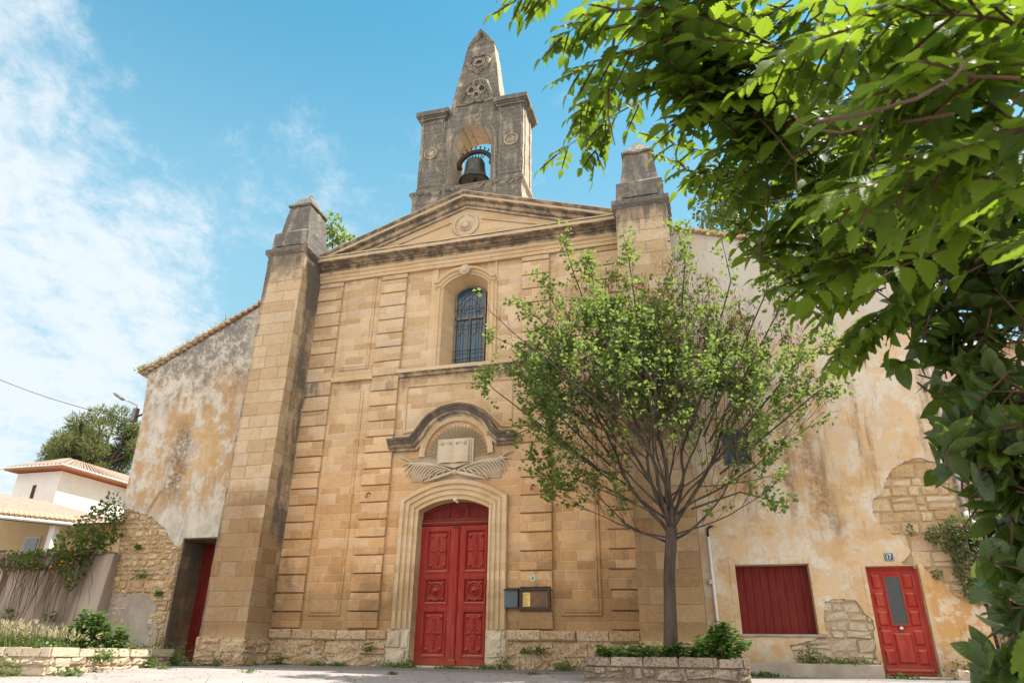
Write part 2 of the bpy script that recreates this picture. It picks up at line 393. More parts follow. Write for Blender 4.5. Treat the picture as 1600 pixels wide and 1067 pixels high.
M['gutter'] = simple('red_eave_paint', (.30, .085, .05), (.24, .07, .045), 5, .7, .1)
M['peach'] = simple('peach_render', (.62, .44, .32), (.54, .38, .27), 2, .9, .15)
M['bark'] = simple('grey_bark', (.085, .062, .047), (.04, .029, .022), 9, .9, .9, dist=.03, streak=True)
M['twig'] = simple('brown_stem', (.13, .07, .04), (.06, .035, .022), 9, .8, .4)
M['greentwig'] = simple('green_stem', (.16, .19, .06), (.22, .15, .06), 9, .7, .2)
M['bark2'] = simple('pine_bark', (.13, .09, .065), (.07, .05, .04), 6, .9, .6)
M['pod'] = simple('dry_pods', (.20, .085, .055), (.115, .045, .032), 9, .7, .2)
M['leaf'] = leaf_mat('judas_leaf', (.040, .090, .03), (.125, .175, .04), .42, (.34, .44, .08), rough=.6, spec=.2)
M['vineleaf'] = leaf_mat('vine_leaf', (.038, .082, .013), (.088, .145, .018), .50, (.31, .44, .03), rough=.5, spec=.2, veins=.5)
M['shrubleaf'] = leaf_mat('glossy_leaf', (.026, .055, .012), (.075, .12, .022), .32, (.20, .30, .03), rough=.28, spec=.55, spots=True, veins=.35)
M['weed'] = leaf_mat('weed_leaf', (.055, .10, .025), (.11, .155, .04), .4, (.26, .34, .06))
M['nettle'] = leaf_mat('planter_leaf', (.042, .10, .022), (.085, .165, .035), .38, (.20, .36, .05))
M['ivy'] = leaf_mat('wall_bush_leaf', (.075, .105, .035), (.14, .17, .065), .35, (.24, .28, .08))
M['bramble'] = leaf_mat('bramble_leaf', (.045, .075, .02), (.09, .12, .03), .4)
M['dryleaf'] = leaf_mat('autumn_leaf', (.30, .12, .04), (.40, .18, .06), .4)
M['litter'] = leaf_mat('fallen_leaf', (.16, .10, .05), (.26, .19, .09), .15, rough=.9)
M['straw'] = leaf_mat('straw_grass', (.42, .33, .19), (.50, .42, .26), .35, (.5, .42, .26), rough=.8)
M['pine'] = leaf_mat('pine_needle', (.075, .095, .035), (.16, .17, .06), .35, (.24, .26, .07), rough=.8)
M['seed'] = simple('dry_seed', (.45, .36, .24), (.35, .25, .15), 9, .9, .1)
M['bamboo'] = simple('bamboo_cane', (.34, .24, .16), (.20, .14, .10), 12, .7, .2, streak=True)
M['blue'] = simple('blue_tile', (.10, .42, .68), (.16, .52, .72), 9, .35, 0)
M['ceryel'] = simple('yellow_tile', (.55, .50, .05), (.62, .55, .08), 9, .35, 0)
M['cerred'] = simple('red_tile', (.5, .05, .03), (.42, .05, .03), 9, .35, 0)
M['paper'] = simple('yellow_paper', (.66, .47, .13), (.62, .43, .15), 9, .8, 0)
M['ink'] = simple('printed_ink', (.20, .15, .06), (.16, .11, .05), 9, .8, 0)
M['cork'] = simple('old_board', (.17, .095, .05), (.10, .06, .035), 6, .75, .2)
M['slate'] = simple('painted_blue_grey', (.045, .062, .075), (.06, .08, .10), 6, .45, .1, spec=.4)
M['plate'] = simple('house_plate_enamel', (.012, .028, .055), (.02, .04, .07), 6, .35, 0, spec=.5)
M['enamel'] = simple('white_enamel', (.75, .78, .78), (.68, .70, .70), 6, .35, 0)
M['chrome'] = simple('worn_chrome', (.62, .60, .56), (.5, .48, .45), 6, .3, 0, metal=1.0)
M['soil'] = simple('dry_soil', (.12, .085, .055), (.07, .05, .035), 8, .95, .6, dist=.03)
M['wood'] = simple('weathered_beam', (.36, .29, .22), (.22, .17, .13), 8, .9, .4, streak=True)
M['darkin'] = simple('dark_inside', (.030, .026, .022), (.05, .042, .035), 4, .9, 0)


def glass_mat(name, col, rough=.12, spec=.6):
    m, n, b = new_mat(name)
    o = n.node('ShaderNodeTexCoord').outputs['Object']
    n.L.new(n.mix(n.noise(o, 2.6, 2), col, tuple(q * .55 for q in col)), b.inputs['Base Color'])
    b.inputs['Roughness'].default_value = rough
    b.inputs['Specular IOR Level'].default_value = spec
    n.L.new(n.bump(n.noise(o, 3.0, 2), .08, .02), b.inputs['Normal'])
    return m


M['glass'] = glass_mat('leaded_glass', (.035, .085, .125))
M['glassdoor'] = glass_mat('ribbed_glass', (.045, .06, .05), .3)
M['glassdark'] = glass_mat('dark_pane', (.03, .05, .07), .1, .8)


def ground_mat():
    m, n, b = new_mat('square_paving')
    o = n.node('ShaderNodeTexCoord').outputs['Object']
    n1 = n.noise(o, .35, 5, .6); n2 = n.noise(o, 3.0, 6, .7); n3 = n.noise(o, 60, 4, .75)
    c = n.mix(n.rng(n1, .35, .65), (.285, .25, .238), (.235, .207, .197))
    c = n.mix(n.m('MULTIPLY', n.rng(n2, .45, .75), .45), c, (.20, .175, .155))
    c = n.mix(n.m('MULTIPLY', n.rng(n3, .5, .7), .4), c, (.35, .32, .29))
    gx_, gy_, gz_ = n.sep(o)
    c = n.mix(n.m('MULTIPLY', n.rng(n.m('ADD', gy_, n.m('MULTIPLY', n.m('SUBTRACT', n2, .5), .5)), -1.55, -1.25), .65), c, (.125, .118, .112))  # grey strip along the front: church shadow painted into the paving colour
    ck = n.rng(n.voro(o, .7, 'DISTANCE_TO_EDGE'), .012, .003)
    c = n.mix(n.m('MULTIPLY', ck, .6), c, (.09, .08, .07))
    n.L.new(c, b.inputs['Base Color'])
    b.inputs['Roughness'].default_value = .95
    n.L.new(n.bump(n.m('ADD', n.m('MULTIPLY', n2, .6), n3), .5, .012), b.inputs['Normal'])
    return m


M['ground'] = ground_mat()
M['earth'] = simple('terrace_earth', (.20, .16, .10), (.12, .12, .06), .6, .95, .5, dist=.05)

# ------------------------------------------------------------------ mesh helpers
rng = random.Random(7)


class MB:
    def __init__(self): self.v = []; self.f = []

    def add(self, vs, fs):
        k = len(self.v); self.v.extend(vs); self.f.extend([tuple(i + k for i in q) for q in fs]); return self

    def box(self, x0, x1, y0, y1, z0, z1, bev=0.0):
        if bev <= 0:
            vs = [(x, y, z) for z in (z0, z1) for y in (y0, y1) for x in (x0, x1)]
            return self.add(vs, [(0, 2, 3, 1), (4, 5, 7, 6), (0, 1, 5, 4), (2, 6, 7, 3), (0, 4, 6, 2), (1, 3, 7, 5)])
        # chamfered front (towards -Y) edges
        q = bev
        vs = [(x0, y1, z0), (x1, y1, z0), (x1, y1, z1), (x0, y1, z1), (x0, y0 + q, z0), (x1, y0 + q, z0), (x1, y0 + q, z1), (x0, y0 + q, z1),
              (x0 + q, y0, z0 + q), (x1 - q, y0, z0 + q), (x1 - q, y0, z1 - q), (x0 + q, y0, z1 - q)]
        fs = [(0, 3, 2, 1), (8, 9, 10, 11)]
        for i in range(4):
            j = (i + 1) % 4
            fs += [(i, j, j + 4, i + 4), (i + 4, j + 4, j + 8, i + 8)]
        return self.add(vs, fs)

    def frus(self, b, t):
        """frustum: b, t = (x0, x1, y0, y1, z)"""
        vs = [(b[0], b[2], b[4]), (b[1], b[2], b[4]), (b[1], b[3], b[4]), (b[0], b[3], b[4]), (t[0], t[2], t[4]), (t[1], t[2], t[4]), (t[1], t[3], t[4]), (t[0], t[3], t[4])]
        return self.add(vs, [(3, 2, 1, 0), (4, 5, 6, 7), (0, 1, 5, 4), (1, 2, 6, 5), (2, 3, 7, 6), (3, 0, 4, 7)])

    def tube(self, pts, r, n=6, cap=True):
        """r: a number or a list along the points"""
        P = [Vector(p) for p in pts]; k = len(P)
        R = r if isinstance(r, (list, tuple)) else [r] * k
        base = len(self.v); ref = None
        for i, p in enumerate(P):
            t = (P[min(i + 1, k - 1)] - P[max(i - 1, 0)])
            if t.length < 1e-9: t = Vector((0, 0, 1))
            t.normalize()
            if ref is None: ref = t.orthogonal().normalized()
            a = (ref - t * ref.dot(t))
            a = a.normalized() if a.length > 1e-6 else t.orthogonal().normalized()
            ref = a; c = t.cross(a)
            for j in range(n):
                q = 2 * math.pi * j / n
                self.v.append(tuple(p + (a * math.cos(q) + c * math.sin(q)) * R[i]))
        for i in range(k - 1):
            for j in range(n):
                jj = (j + 1) % n
                self.f.append((base + i * n + j, base + i * n + jj, base + (i + 1) * n + jj, base + (i + 1) * n + j))
        if cap:
            self.f.append(tuple(base + j for j in reversed(range(n))))
            self.f.append(tuple(base + (k - 1) * n + j for j in range(n)))
        return self

    def prism(self, poly, y0, y1):
        """poly in (x, z); extruded along Y (convex outline)"""
        n = len(poly)
        vs = [(p[0], y0, p[1]) for p in poly] + [(p[0], y1, p[1]) for p in poly]
        a = sum(poly[i][0] * poly[(i + 1) % n][1] - poly[(i + 1) % n][0] * poly[i][1] for i in range(n))
        f0 = list(range(n)); f1 = list(range(2 * n - 1, n - 1, -1))
        fs = [tuple(f0), tuple(f1)] + [(j, i, i + n, j + n) for i, j in ((i, (i + 1) % n) for i in range(n))]
        if a < 0: fs = [tuple(reversed(q)) for q in fs]
        return self.add(vs, fs)

    def molding(self, path, prof, caps=True, closed=False):
        """profile (d, y) swept along an (x, z) path; d is measured to the left of the direction of travel"""
        n = len(path); m = len(prof); base = len(self.v)
        for i in range(n):
            p = Vector(path[i])
            a = Vector(path[i - 1]) if (i > 0 or closed) else None
            c = Vector(path[(i + 1) % n]) if (i < n - 1 or closed) else None
            t1 = (p - a).normalized() if a is not None else (c - p).normalized()
            t2 = (c - p).normalized() if c is not None else t1
            n1 = Vector((-t1.y, t1.x)); n2 = Vector((-t2.y, t2.x))
            nn = (n1 + n2); nn = nn / max(nn.dot(n1), .35)
            for d, y in prof: self.v.append((p.x + nn.x * d, y, p.y + nn.y * d))
        for i in range(n if closed else n - 1):
            ii = (i + 1) % n
            for j in range(m):
                jj = (j + 1) % m
                self.f.append((base + i * m + j, base + i * m + jj, base + ii * m + jj, base + ii * m + j))
        if caps and not closed:
            self.f.append(tuple(base + j for j in range(m))); self.f.append(tuple(base + (n - 1) * m + j for j in reversed(range(m))))
        return self

    def lathe(self, prof, cx, cy, n=24, z0=0.0):
        """profile (r, z) turned about a vertical axis"""
        m = len(prof); base = len(self.v)
        for r, z in prof:
            for j in range(n):
                q = 2 * math.pi * j / n
                self.v.append((cx + r * math.cos(q), cy + r * math.sin(q), z0 + z))
        for i in range(m - 1):
            for j in range(n):
                jj = (j + 1) % n
                self.f.append((base + i * n + j, base + i * n + jj, base + (i + 1) * n + jj, base + (i + 1) * n + j))
        return self

    def dome(self, cx, cz, y, rx, rz, h, n=12, rings=3):
        """a boss on a wall that faces -Y"""
        base = len(self.v)
        for k in range(rings + 1):
            a = math.pi / 2 * k / rings
            for j in range(n):
                q = 2 * math.pi * j / n
                self.v.append((cx + rx * math.cos(a) * math.cos(q), y - h * math.sin(a), cz + rz * math.cos(a) * math.sin(q)))
        for k in range(rings):
            for j in range(n):
                jj = (j + 1) % n
                self.f.append((base + k * n + j, base + k * n + jj, base + (k + 1) * n + jj, base + (k + 1) * n + j))
        return self

    def ring(self, cx, cz, y, R, r, n=28, m=6, rz=None):
        pts = []; base = len(self.v); rz = rz or R
        for i in range(n):
            q = 2 * math.pi * i / n
            for j in range(m):
                s = 2 * math.pi * j / m
                k = 1 + r * math.cos(s) / R
                self.v.append((cx + R * k * math.cos(q), y - r * math.sin(s), cz + rz * k * math.sin(q)))
        for i in range(n):
            for j in range(m):
                self.f.append((base + i * m + j, base + i * m + (j + 1) % m, base + (i + 1) % n * m + (j + 1) % m, base + (i + 1) % n * m + j))
        return self

    def build(self, name, mat, parent=None, smooth=False):
        me = bpy.data.meshes.new(name)
        me.from_pydata([tuple(q) for q in self.v], [], self.f)
        if isinstance(mat, (list, tuple)):
            for q in mat: me.materials.append(q)
        else: me.materials.append(mat)
        me.update()
        if smooth: me.polygons.foreach_set('use_smooth', [True] * len(me.polygons))
        o = bpy.data.objects.new(name, me); C.objects.link(o)
        attach(o, parent)
        return o


ORIG = {}


def attach(o, parent):
    if parent is not None:
        o.parent = parent
        top = parent
        while top.parent: top = top.parent
        if parent is top: o.matrix_parent_inverse = Matrix.Translation(-top.location)
        # under a part (which already sits at the identity) nothing has to be undone


def tag(o, label=None, cat=None, group=None, kind=None):
    if label: o['label'] = label
    if cat: o['category'] = cat
    if group: o['group'] = group
    if kind: o['kind'] = kind
    return o


def thing(name, loc, label, cat, group=None):
    o = bpy.data.objects.new(name, None); C.objects.link(o); o.location = loc
    o.empty_display_size = .2
    return tag(o, label, cat, group)


def plate(name, outline, holes, y0, y1, mat, parent=None):
    """wall slab with openings: outline and holes in (x, z), from y0 (front) to y1 (back)"""
    cu = bpy.data.curves.new(name, 'CURVE'); cu.dimensions = '2D'; cu.fill_mode = 'BOTH'
    cu.extrude = (y1 - y0) / 2
    for ring in [outline] + list(holes):
        s = cu.splines.new('POLY'); s.points.add(len(ring) - 1)
        for p, q in zip(s.points, ring): p.co = (q[0], q[1], 0, 1)
        s.use_cyclic_u = True
    tmp = bpy.data.objects.new('tmp', cu); C.objects.link(tmp)
    dg = bpy.context.evaluated_depsgraph_get()
    me = bpy.data.meshes.new_from_object(tmp.evaluated_get(dg))
    bpy.data.objects.remove(tmp); bpy.data.curves.remove(cu)
    mid = (y0 + y1) / 2
    for v in me.vertices: v.co = Vector((v.co.x, mid - v.co.z, v.co.y))
    me.flip_normals() if False else None
    me.name = name; me.materials.clear(); me.materials.append(mat); me.update()
    o = bpy.data.objects.new(name, me); C.objects.link(o)
    attach(o, parent)
    return o


def arc(p0, p1, rise, n=14):
    """points of a segmental arch from p0 to p1 (left to right), apex 'rise' above the chord"""
    (x0, z0), (x1, z1) = p0, p1
    h = (x1 - x0) / 2; R = (h * h + rise * rise) / (2 * rise); a = math.asin(min(1, h / R))
    if rise > h: a = math.pi - a
    out = []
    for i in range(n + 1):
        t = -a + 2 * a * i / n
        out.append(((x0 + x1) / 2 + R * math.sin(t), z0 + (z1 - z0) * i / n + R * math.cos(t) - (R - rise)))
    return out


def rough(pts, step=.12, amp=.03, seed=1):
    """a broken edge: the polyline subdivided and shaken"""
    r = random.Random(seed); out = []
    for a, c in zip(pts, pts[1:]):
        L = math.dist(a, c); k = max(1, int(L / step))
        for i in range(k):
            t = i / k; jit = 0 if i == 0 else amp
            out.append((a[0] + (c[0] - a[0]) * t + r.uniform(-jit, jit), a[1] + (c[1] - a[1]) * t + r.uniform(-jit, jit)))
    out.append(pts[-1])
    return out


def stones(mb, x0, x1, z0, z1, hs, ws, keep=None, y=0.0, proud=.05, gap=.012, seed=1, xf=None, rough_=.016, irr=.07):
    """courses of individual rounded stones on a wall facing -Y; xf maps (along, out, up) to the world"""
    r = random.Random(seed); z = z0
    while z < z1 - .04:
        h = min(r.uniform(*hs), z1 - z)
        if z1 - z - h < hs[0] * .5: h = z1 - z
        x = x0 - r.uniform(0, ws[0]) * .6
        while x < x1:
            wd = r.uniform(*ws)
            if r.random() < .15: wd *= .6
            a, c = max(x, x0), min(x + wd, x1)
            x += wd
            if c - a < .05: continue
            zz0 = z + r.uniform(-.012, .012); zz1 = z + h + r.uniform(-.012, .012)
            pieces = [(zz0, zz1)]
            if h > .2 and r.random() < .22:
                s = zz0 + (zz1 - zz0) * r.uniform(.35, .65); pieces = [(zz0, s), (s, zz1)]
            for q0, q1 in pieces:
                if keep and not keep((a + c) / 2, (q0 + q1) / 2): continue
                nx_, nz_ = 5, 4
                g = gap * r.uniform(.5, 1.5); pr = proud * r.uniform(.45, 1.1)
                k = len(mb.v); jj_ = irr * min(q1 - q0, c - a)
                cr = [(r.uniform(-jj_, jj_), r.uniform(-jj_, jj_)) for _ in range(4)]
                us = [0, min(.16, .03 / (c - a)), .36, .64, 1 - min(.16, .03 / (c - a)), 1]; vs_ = [0, min(.2, .028 / (q1 - q0)), .5, 1 - min(.2, .028 / (q1 - q0)), 1]
                tilt = r.uniform(-.012, .012)
                for j in range(nz_ + 1):
                    for i in range(nx_ + 1):
                        u_, v_ = us[i], vs_[j]
                        edge = (i in (0, nx_)) or (j in (0, nz_)); corner = (i in (0, nx_)) and (j in (0, nz_))
                        w4 = ((1 - u_) * (1 - v_), u_ * (1 - v_), (1 - u_) * v_, u_ * v_)
                        px_ = a + g + (c - a - 2 * g) * u_ + sum(w * q[0] for w, q in zip(w4, cr)) + r.uniform(-.008, .008)
                        pz_ = q0 + g + (q1 - q0 - 2 * g) * v_ + sum(w * q[1] for w, q in zip(w4, cr)) + r.uniform(-.008, .008)
                        if corner: px_ += (.5 - u_) * .05 * min(1, (c - a) * 3); pz_ += (.5 - v_) * .05 * min(1, (q1 - q0) * 5)
                        d = -.035 if edge else pr * (.7 if (i in (1, nx_ - 1) or j in (1, nz_ - 1)) else 1.0) + r.uniform(-rough_, rough_) + tilt * (u_ - .5) * 2
                        mb.v.append(xf(px_, d, pz_) if xf else (px_, y - d, pz_))
                for j in range(nz_):
                    for i in range(nx_):
                        q = k + j * (nx_ + 1) + i
                        mb.f.append((q, q + 1, q + nx_ + 2, q + nx_ + 1))
        z += h
    return mb


def inside(poly):
    def fn(x, z):
        c = False; n = len(poly)
        for i in range(n):
            (xa, za), (xb, zb) = poly[i], poly[(i + 1) % n]
            if (za > z) != (zb > z) and x < (xb - xa) * (z - za) / (zb - za) + xa: c = not c
        return c
    return fn


def ground_z(x, y):
    return .02 + .04 * min(y, 0.0)


import bmesh
from mathutils import noise as mnoise


def weather(o, amp=.012, step=.4, freq=2.3):
    """worn masonry: long edges are cut up and shaken by a noise of position"""
    bm = bmesh.new(); bm.from_mesh(o.data); bmesh.ops.remove_doubles(bm, verts=bm.verts, dist=.0004)
    for _ in range(6):
        es = [e for e in bm.edges if e.calc_length() > step]
        if not es or len(bm.verts) > 9000: break
        bmesh.ops.subdivide_edges(bm, edges=es, cuts=1, use_grid_fill=True)
    for v in bm.verts:
        q = v.co
        v.co = q + mnoise.noise_vector(q * freq) * amp + mnoise.noise_vector(q * freq * 4.1) * amp * .55
    bm.to_mesh(o.data); bm.free(); o.data.update()


# ------------------------------------------------------------------ the setting
gx = [-250, -120, -60, -40] + [-30 + i * 1.5 for i in range(41)] + [40, 60, 120, 250]
gy = [-250, -120, -60, -40] + [-30 + i * 1.5 for i in range(41)] + [40, 60, 120, 250]
mb = MB()
for yy in gy:
    for xx in gx:
        near = abs(xx) < 28 and -28 < yy < 0
        zz = ground_z(xx, max(yy, -30)) + (.012 * math.sin(xx * 1.3 + yy) * math.sin(yy * 1.7) if near else 0)
        mb.v.append((xx, yy, zz - (.05 if yy > 1 else 0)))
nx_ = len(gx)
for j in range(len(gy) - 1):
    for i in range(nx_ - 1): mb.f.append((j * nx_ + i, j * nx_ + i + 1, (j + 1) * nx_ + i + 1, (j + 1) * nx_ + i))
tag(mb.build('ground', M['ground'], smooth=True), kind='structure')
mb = MB()
mb.add([(-80, .35, 2.85), (-10.9, .35, 2.85), (-10.9, 80, 2.85), (-80, 80, 2.85), (-80, .35, -.2), (-10.9, .35, -.2), (-10.9, 80, -.2), (-80, 80, -.2)],
       [(0, 1, 2, 3), (4, 5, 1, 0), (5, 6, 2, 1), (7, 4, 0, 3)])
tag(mb.build('terrain', M['earth']), kind='structure')

# ------------------------------------------------------------------ the church
church = thing('church', (0, 0, 0), 'old sandstone church with pediment, bell gable, two pinnacled buttresses and red doors', 'church')
DOOR_ARC = arc((-1.0, 3.83), (1.0, 3.83), .27)
WIN_ARC = arc((-.66, 10.62), (.77, 10.62), .36)
out = [(-5.03, 0), (4.86, 0), (4.86, 12.0), (-5.03, 12.0)]
hole_d = [(-1.0, .03), (1.0, .03)] + DOOR_ARC[::-1]
hole_w = [(-.66, 7.98), (.77, 7.98)] + WIN_ARC[::-1]
plate('front_wall', out, [hole_d, hole_w], .06, .36, M['stone'], church)
# solid backing of the front, with splayed window reveal
WG = arc((-.43, 10.58), (.56, 10.58), .25)
hole_w2 = [(-.43, 8.06), (.56, 8.06)] + WG[::-1]
plate('backing_wall', [(-5.03, 0), (4.86, 0), (4.86, 12.0), (-5.03, 12.0)], [hole_d, hole_w2], .62, 1.0, M['stone'], church)
mb = MB()
fr_ring = hole_w; bk_ring = hole_w2
k = len(fr_ring)
mb.v = [(p[0], .05, p[1]) for p in fr_ring] + [(p[0], .63, p[1]) for p in bk_ring]
mb.f = [(i, (i + 1) % k, (i + 1) % k + k, i + k) for i in range(k)]
mb.build('window_reveal', M['trim'], church)
mb = MB()
k = len(hole_d)
hole_s = [(p[0] * .996, p[1] - (.004 if p[1] > 1 else -.004)) for p in hole_d]
mb.v = [(p[0], .05, p[1]) for p in hole_s] + [(p[0], .64, p[1]) for p in hole_s]
mb.f = [(i, (i + 1) % k, (i + 1) % k + k, i + k) for i in range(k)]
mb.build('door_reveal', M['trim'], church)

# rusticated strips
JN = [1.303 + .4687 * i for i in range(-1, 22)]
JN[0] = .89; JN = [q for q in JN if q < 11.2] + [11.33]
for (a, c) in ((-5.03, -4.17), (-2.79, -1.92), (1.85, 2.69), (4.09, 4.86)):
    mb = MB()
    for z0_, z1_ in zip(JN, JN[1:]):
        o_ = rng.uniform(-.006, .006)
        mb.box(a, c, -.035 + o_, .07, z0_ + .006, z1_ - .022, .014)
    mb.build('rusticated_strip', M['stone'], church)
# raised wall panels with a bead round them
for (a, c, z0_, z1_) in ((-3.9, -3.06, 8.25, 11.32), (-3.92, -3.12, 1.26, 7.5), (2.95, 3.8, 8.25, 11.32), (2.95, 3.81, 1.26, 7.5)):
    mb = MB()
    mb.box(a, c, .005, .075, z0_, z1_, .02)
    mb.molding([(a, z1_), (a, z0_), (c, z0_), (c, z1_)], [(0, .07), (0, .03), (-.045, .02), (-.07, .035), (-.07, .07)])
    mb.build('wall_panel', M['stone'], church)
# string courses
mb = MB()
mb.prism([(-4.17, 7.80), (-2.79, 7.80), (-2.79, 7.96), (-4.17, 7.96)], -.03, .08)
mb.build('string_course', M['trim'], church)
mb = MB(); mb.prism([(2.69, 7.80), (4.09, 7.80), (4.09, 7.96), (2.69, 7.96)], -.03, .08)
mb.build('string_course', M['trim'], church)
mb = MB()
pr = [(.08, 7.76), (-.02, 7.76), (-.05, 7.82), (-.13, 7.86), (-.13, 7.97), (.08, 7.99)]
nn = len(pr); mb.v = [(-1.96, y, z) for y, z in pr] + [(1.86, y, z) for y, z in pr]
mb.f = [tuple(range(nn)), tuple(reversed(range(nn, 2 * nn)))] + [(j, i, i + nn, j + nn) for i, j in ((i, (i + 1) % nn) for i in range(nn))]
mb.build('window_sill', M['cornice'], church)
# thin bead following the shape of the hood, in the middle bay
mb = MB()
bead = [(-1.36, 6.12), (-1.60, 6.09), (-1.62, 7.44), (1.53, 7.40), (1.53, 6.06), (1.32, 6.07)] + [(1.1, 6.3), (.79, 6.60), (.42, 6.80), (.02, 6.885), (-.38, 6.83), (-.73, 6.70), (-1.08, 6.42)]
mb.molding(bead, [(0, .07), (0, .03), (.03, .015), (.06, .03), (.06, .07)], closed=True)
mb.build('framing_bead', M['trim'], church)

# door surround: receding mouldings on jambs and arch
path = [(-1.0, .88), (-1.0, 3.83)] + DOOR_ARC[1:-1] + [(1.0, 3.83), (1.0, .88)]
prof = [(0, .08), (0, .0), (.055, -.005), (.07, .02), (.10, .02), (.12, -.03), (.19, -.035), (.21, -.005), (.245, -.005), (.265, -.055), (.33, -.06), (.35, -.03), (.38, -.03), (.40, -.085), (.50, -.09), (.52, -.05), (.52, .08)]
mb = MB(); mb.molding(path, prof); mb.build('door_surround', M['trim'], church)
# big pale blocks under the jambs
for a, c, sd_ in ((-1.62, -1.0, 4), (1.0, 1.55, 5)):
    mb = MB(); stones(mb, a, c, .03, .87, (.36, .45), (.5, .7), y=.0, proud=.09, gap=.008, seed=sd_, rough_=.02)
    mb.box(a, c, -.02, .3, .0, .875); mb.build('jamb_block', M['pale_rubble'], church)
# window surround
path = [(-.66, 7.99), (-.66, 10.62)] + WIN_ARC[1:-1] + [(.77, 10.62), (.77, 7.99)]
prof = [(0, .08), (0, .02), (.03, .0), (.06, .03), (.10, .03), (.12, -.01), (.19, -.015), (.21, .02), (.21, .08)]
mb = MB(); mb.molding([(-.66, 7.99), (-.66, 10.66)], prof); mb.molding([(.77, 10.66), (.77, 7.99)], prof); mb.box(-1.08, -.87, .02, .08, 7.99, 11.33); mb.box(.98, 1.06, .02, .08, 7.99, 11.33)
mb.build('window_surround', M['trim'], church)
hp = [(-.93, 10.60), (-.78, 10.60)] + arc((-.70, 10.63), (.81, 10.63), .37) + [(.89, 10.60), (1.03, 10.60)]
mb = MB(); mb.molding(hp, [(-.025, .06), (-.025, .0), (.03, -.03), (.05, -.07), (.11, -.09), (.14, -.15), (.20, -.17), (.21, .06)])
mb.build('window_hood', M['trim'], church)
mb = MB(); mb.dome(.05, 11.10, -.10, .15, .15, .10); mb.ring(.05, 11.10, -.12, .15, .03)
for s in (-1, 1): mb.dome(.05 + s * .22, 11.12, -.12, .08, .06, .07)
mb.build('keystone_shell', M['carved'], church, True)

# window: leaded glass behind an iron grille
ring = [(-.43, 8.06), (.56, 8.06)] + WG[::-1]
win = MB().prism(ring, .56, .58).build('window', M['glass'], church)
mb = MB(); mb.molding([(-.43, 8.06)] + WG + [(.56, 8.06)], [(0, .56), (0, .50), (-.05, .50), (-.05, .56)])
mb.box(-.42, .53, .505, .556, 8.02, 8.10); mb.box(-.42, .53, .50, .555, 9.70, 9.79)
mb.box(.03, .08, .50, .555, 8.1, 9.7); mb.build('frame', M['lead'], win)
mb = MB()
for R_ in (.20, .33, .44):
    mb.tube([(.055 + R_ * math.cos(a), .545, 9.79 + R_ * 1.9 * math.sin(a) * (.95 if R_ > .4 else 1)) for a in [math.pi * i / 12 for i in range(13)]], .009, 5)
for a in (28, 62, 118, 152):
    q = math.radians(a); mb.tube([(.055 + .2 * math.cos(q), .545, 9.79 + .3 * math.sin(q)), (.055 + .42 * math.cos(q), .545, 9.79 + .62 * math.sin(q))], .009, 5)
for s in (-1, 1):
    cx = .055 + s * .24
    mb.tube([(.055 + s * .38, .545, 8.1), (.055 + s * .38, .545, 9.7)], .009, 5)
    mb.tube([(cx - .14, .545, 9.15), (cx - .02, .545, 9.27), (cx + .12, .545, 9.15)], .009, 5)
    mb.tube([(cx - .02, .545, 9.27), (cx - .02, .545, 9.55), (cx - .1, .545, 9.68)], .009, 5)
    mb.tube([(cx - .02, .545, 9.55), (cx + .1, .545, 9.68)], .009, 5)
    for zz in (8.45, 9.15): mb.tube([(.055 + s * .38, .545, zz), (.055 + s * .46, .545, zz)], .009, 5)
mb.build('lead_came', M['lead'], win)
mb = MB()
for zz in (8.35, 8.62, 9.45, 10.0): mb.tube([(-.42, .44, zz), (.54, .44, zz)], .011, 5)
for xx in (-.2, .055, .3): mb.tube([(xx, .435, 8.05), (xx, .435, 10.68)], .011, 5)
mb.build('window_bar', M['iron'], win)

# entablature
def run(prof, x0, x1):
    b_ = MB(); n_ = len(prof)
    b_.v = [(x0, y, z) for y, z in prof] + [(x1, y, z) for y, z in prof]
    b_.f = [tuple(range(n_)), tuple(reversed(range(n_, 2 * n_)))] + [(j, i, i + n_, j + n_) for i, j in ((i, (i + 1) % n_) for i in range(n_))]
    return b_


run([(.2, 11.33), (-.05, 11.33), (-.05, 11.45), (-.075, 11.455), (-.075, 11.56), (-.10, 11.57), (-.14, 11.62), (-.14, 11.66), (-.03, 11.68), (-.03, 11.84), (.2, 11.84)], -5.028, 4.855).build('architrave', M['trim'], church)
run([(.3, 11.84), (-.08, 11.84), (-.10, 11.87), (-.20, 11.89), (-.24, 11.92), (-.40, 11.93), (-.42, 11.95), (-.42, 12.05), (-.46, 12.07), (-.46, 12.11), (.3, 12.16)], -5.024, 4.85).build('cornice', M['cornice'], church)
# pediment
ped = MB().prism([(-5.0, 12.1), (4.83, 12.1), (4.6, 12.28), (0, 13.70), (-4.8, 12.28)], .0, 1.0).build('pediment', M['trim'], church)
mb = MB()
rk = [(-4.98, 12.20), (.0, 13.86), (4.83, 12.24)]
mb.molding(rk, [(-.40, .1), (-.40, -.06), (-.34, -.08), (-.31, -.16), (-.22, -.20), (-.20, -.36), (-.17, -.38), (-.10, -.38), (-.07, -.42), (-.02, -.46), (.0, -.46), (.03, 1.0), (-.38, 1.0)])
mb.build('raking_cornice', M['cornice'], ped)
mb = MB()
mb.molding([(-2.9, 12.36), (-.40, 12.36)], [(0, .02), (0, -.035), (.05, -.045), (.05, .02)])
mb.molding([(.26, 12.36), (2.7, 12.36), ], [(0, .02), (0, -.035), (.05, -.045), (.05, .02)])
mb.molding([(-.55, 12.99), (-2.9, 12.30)], [(0, .02), (0, -.035), (.04, -.045), (.04, .02)])
mb.molding([(2.9, 12.30), (.50, 12.99)], [(0, .02), (0, -.035), (.04, -.045), (.04, .02)])
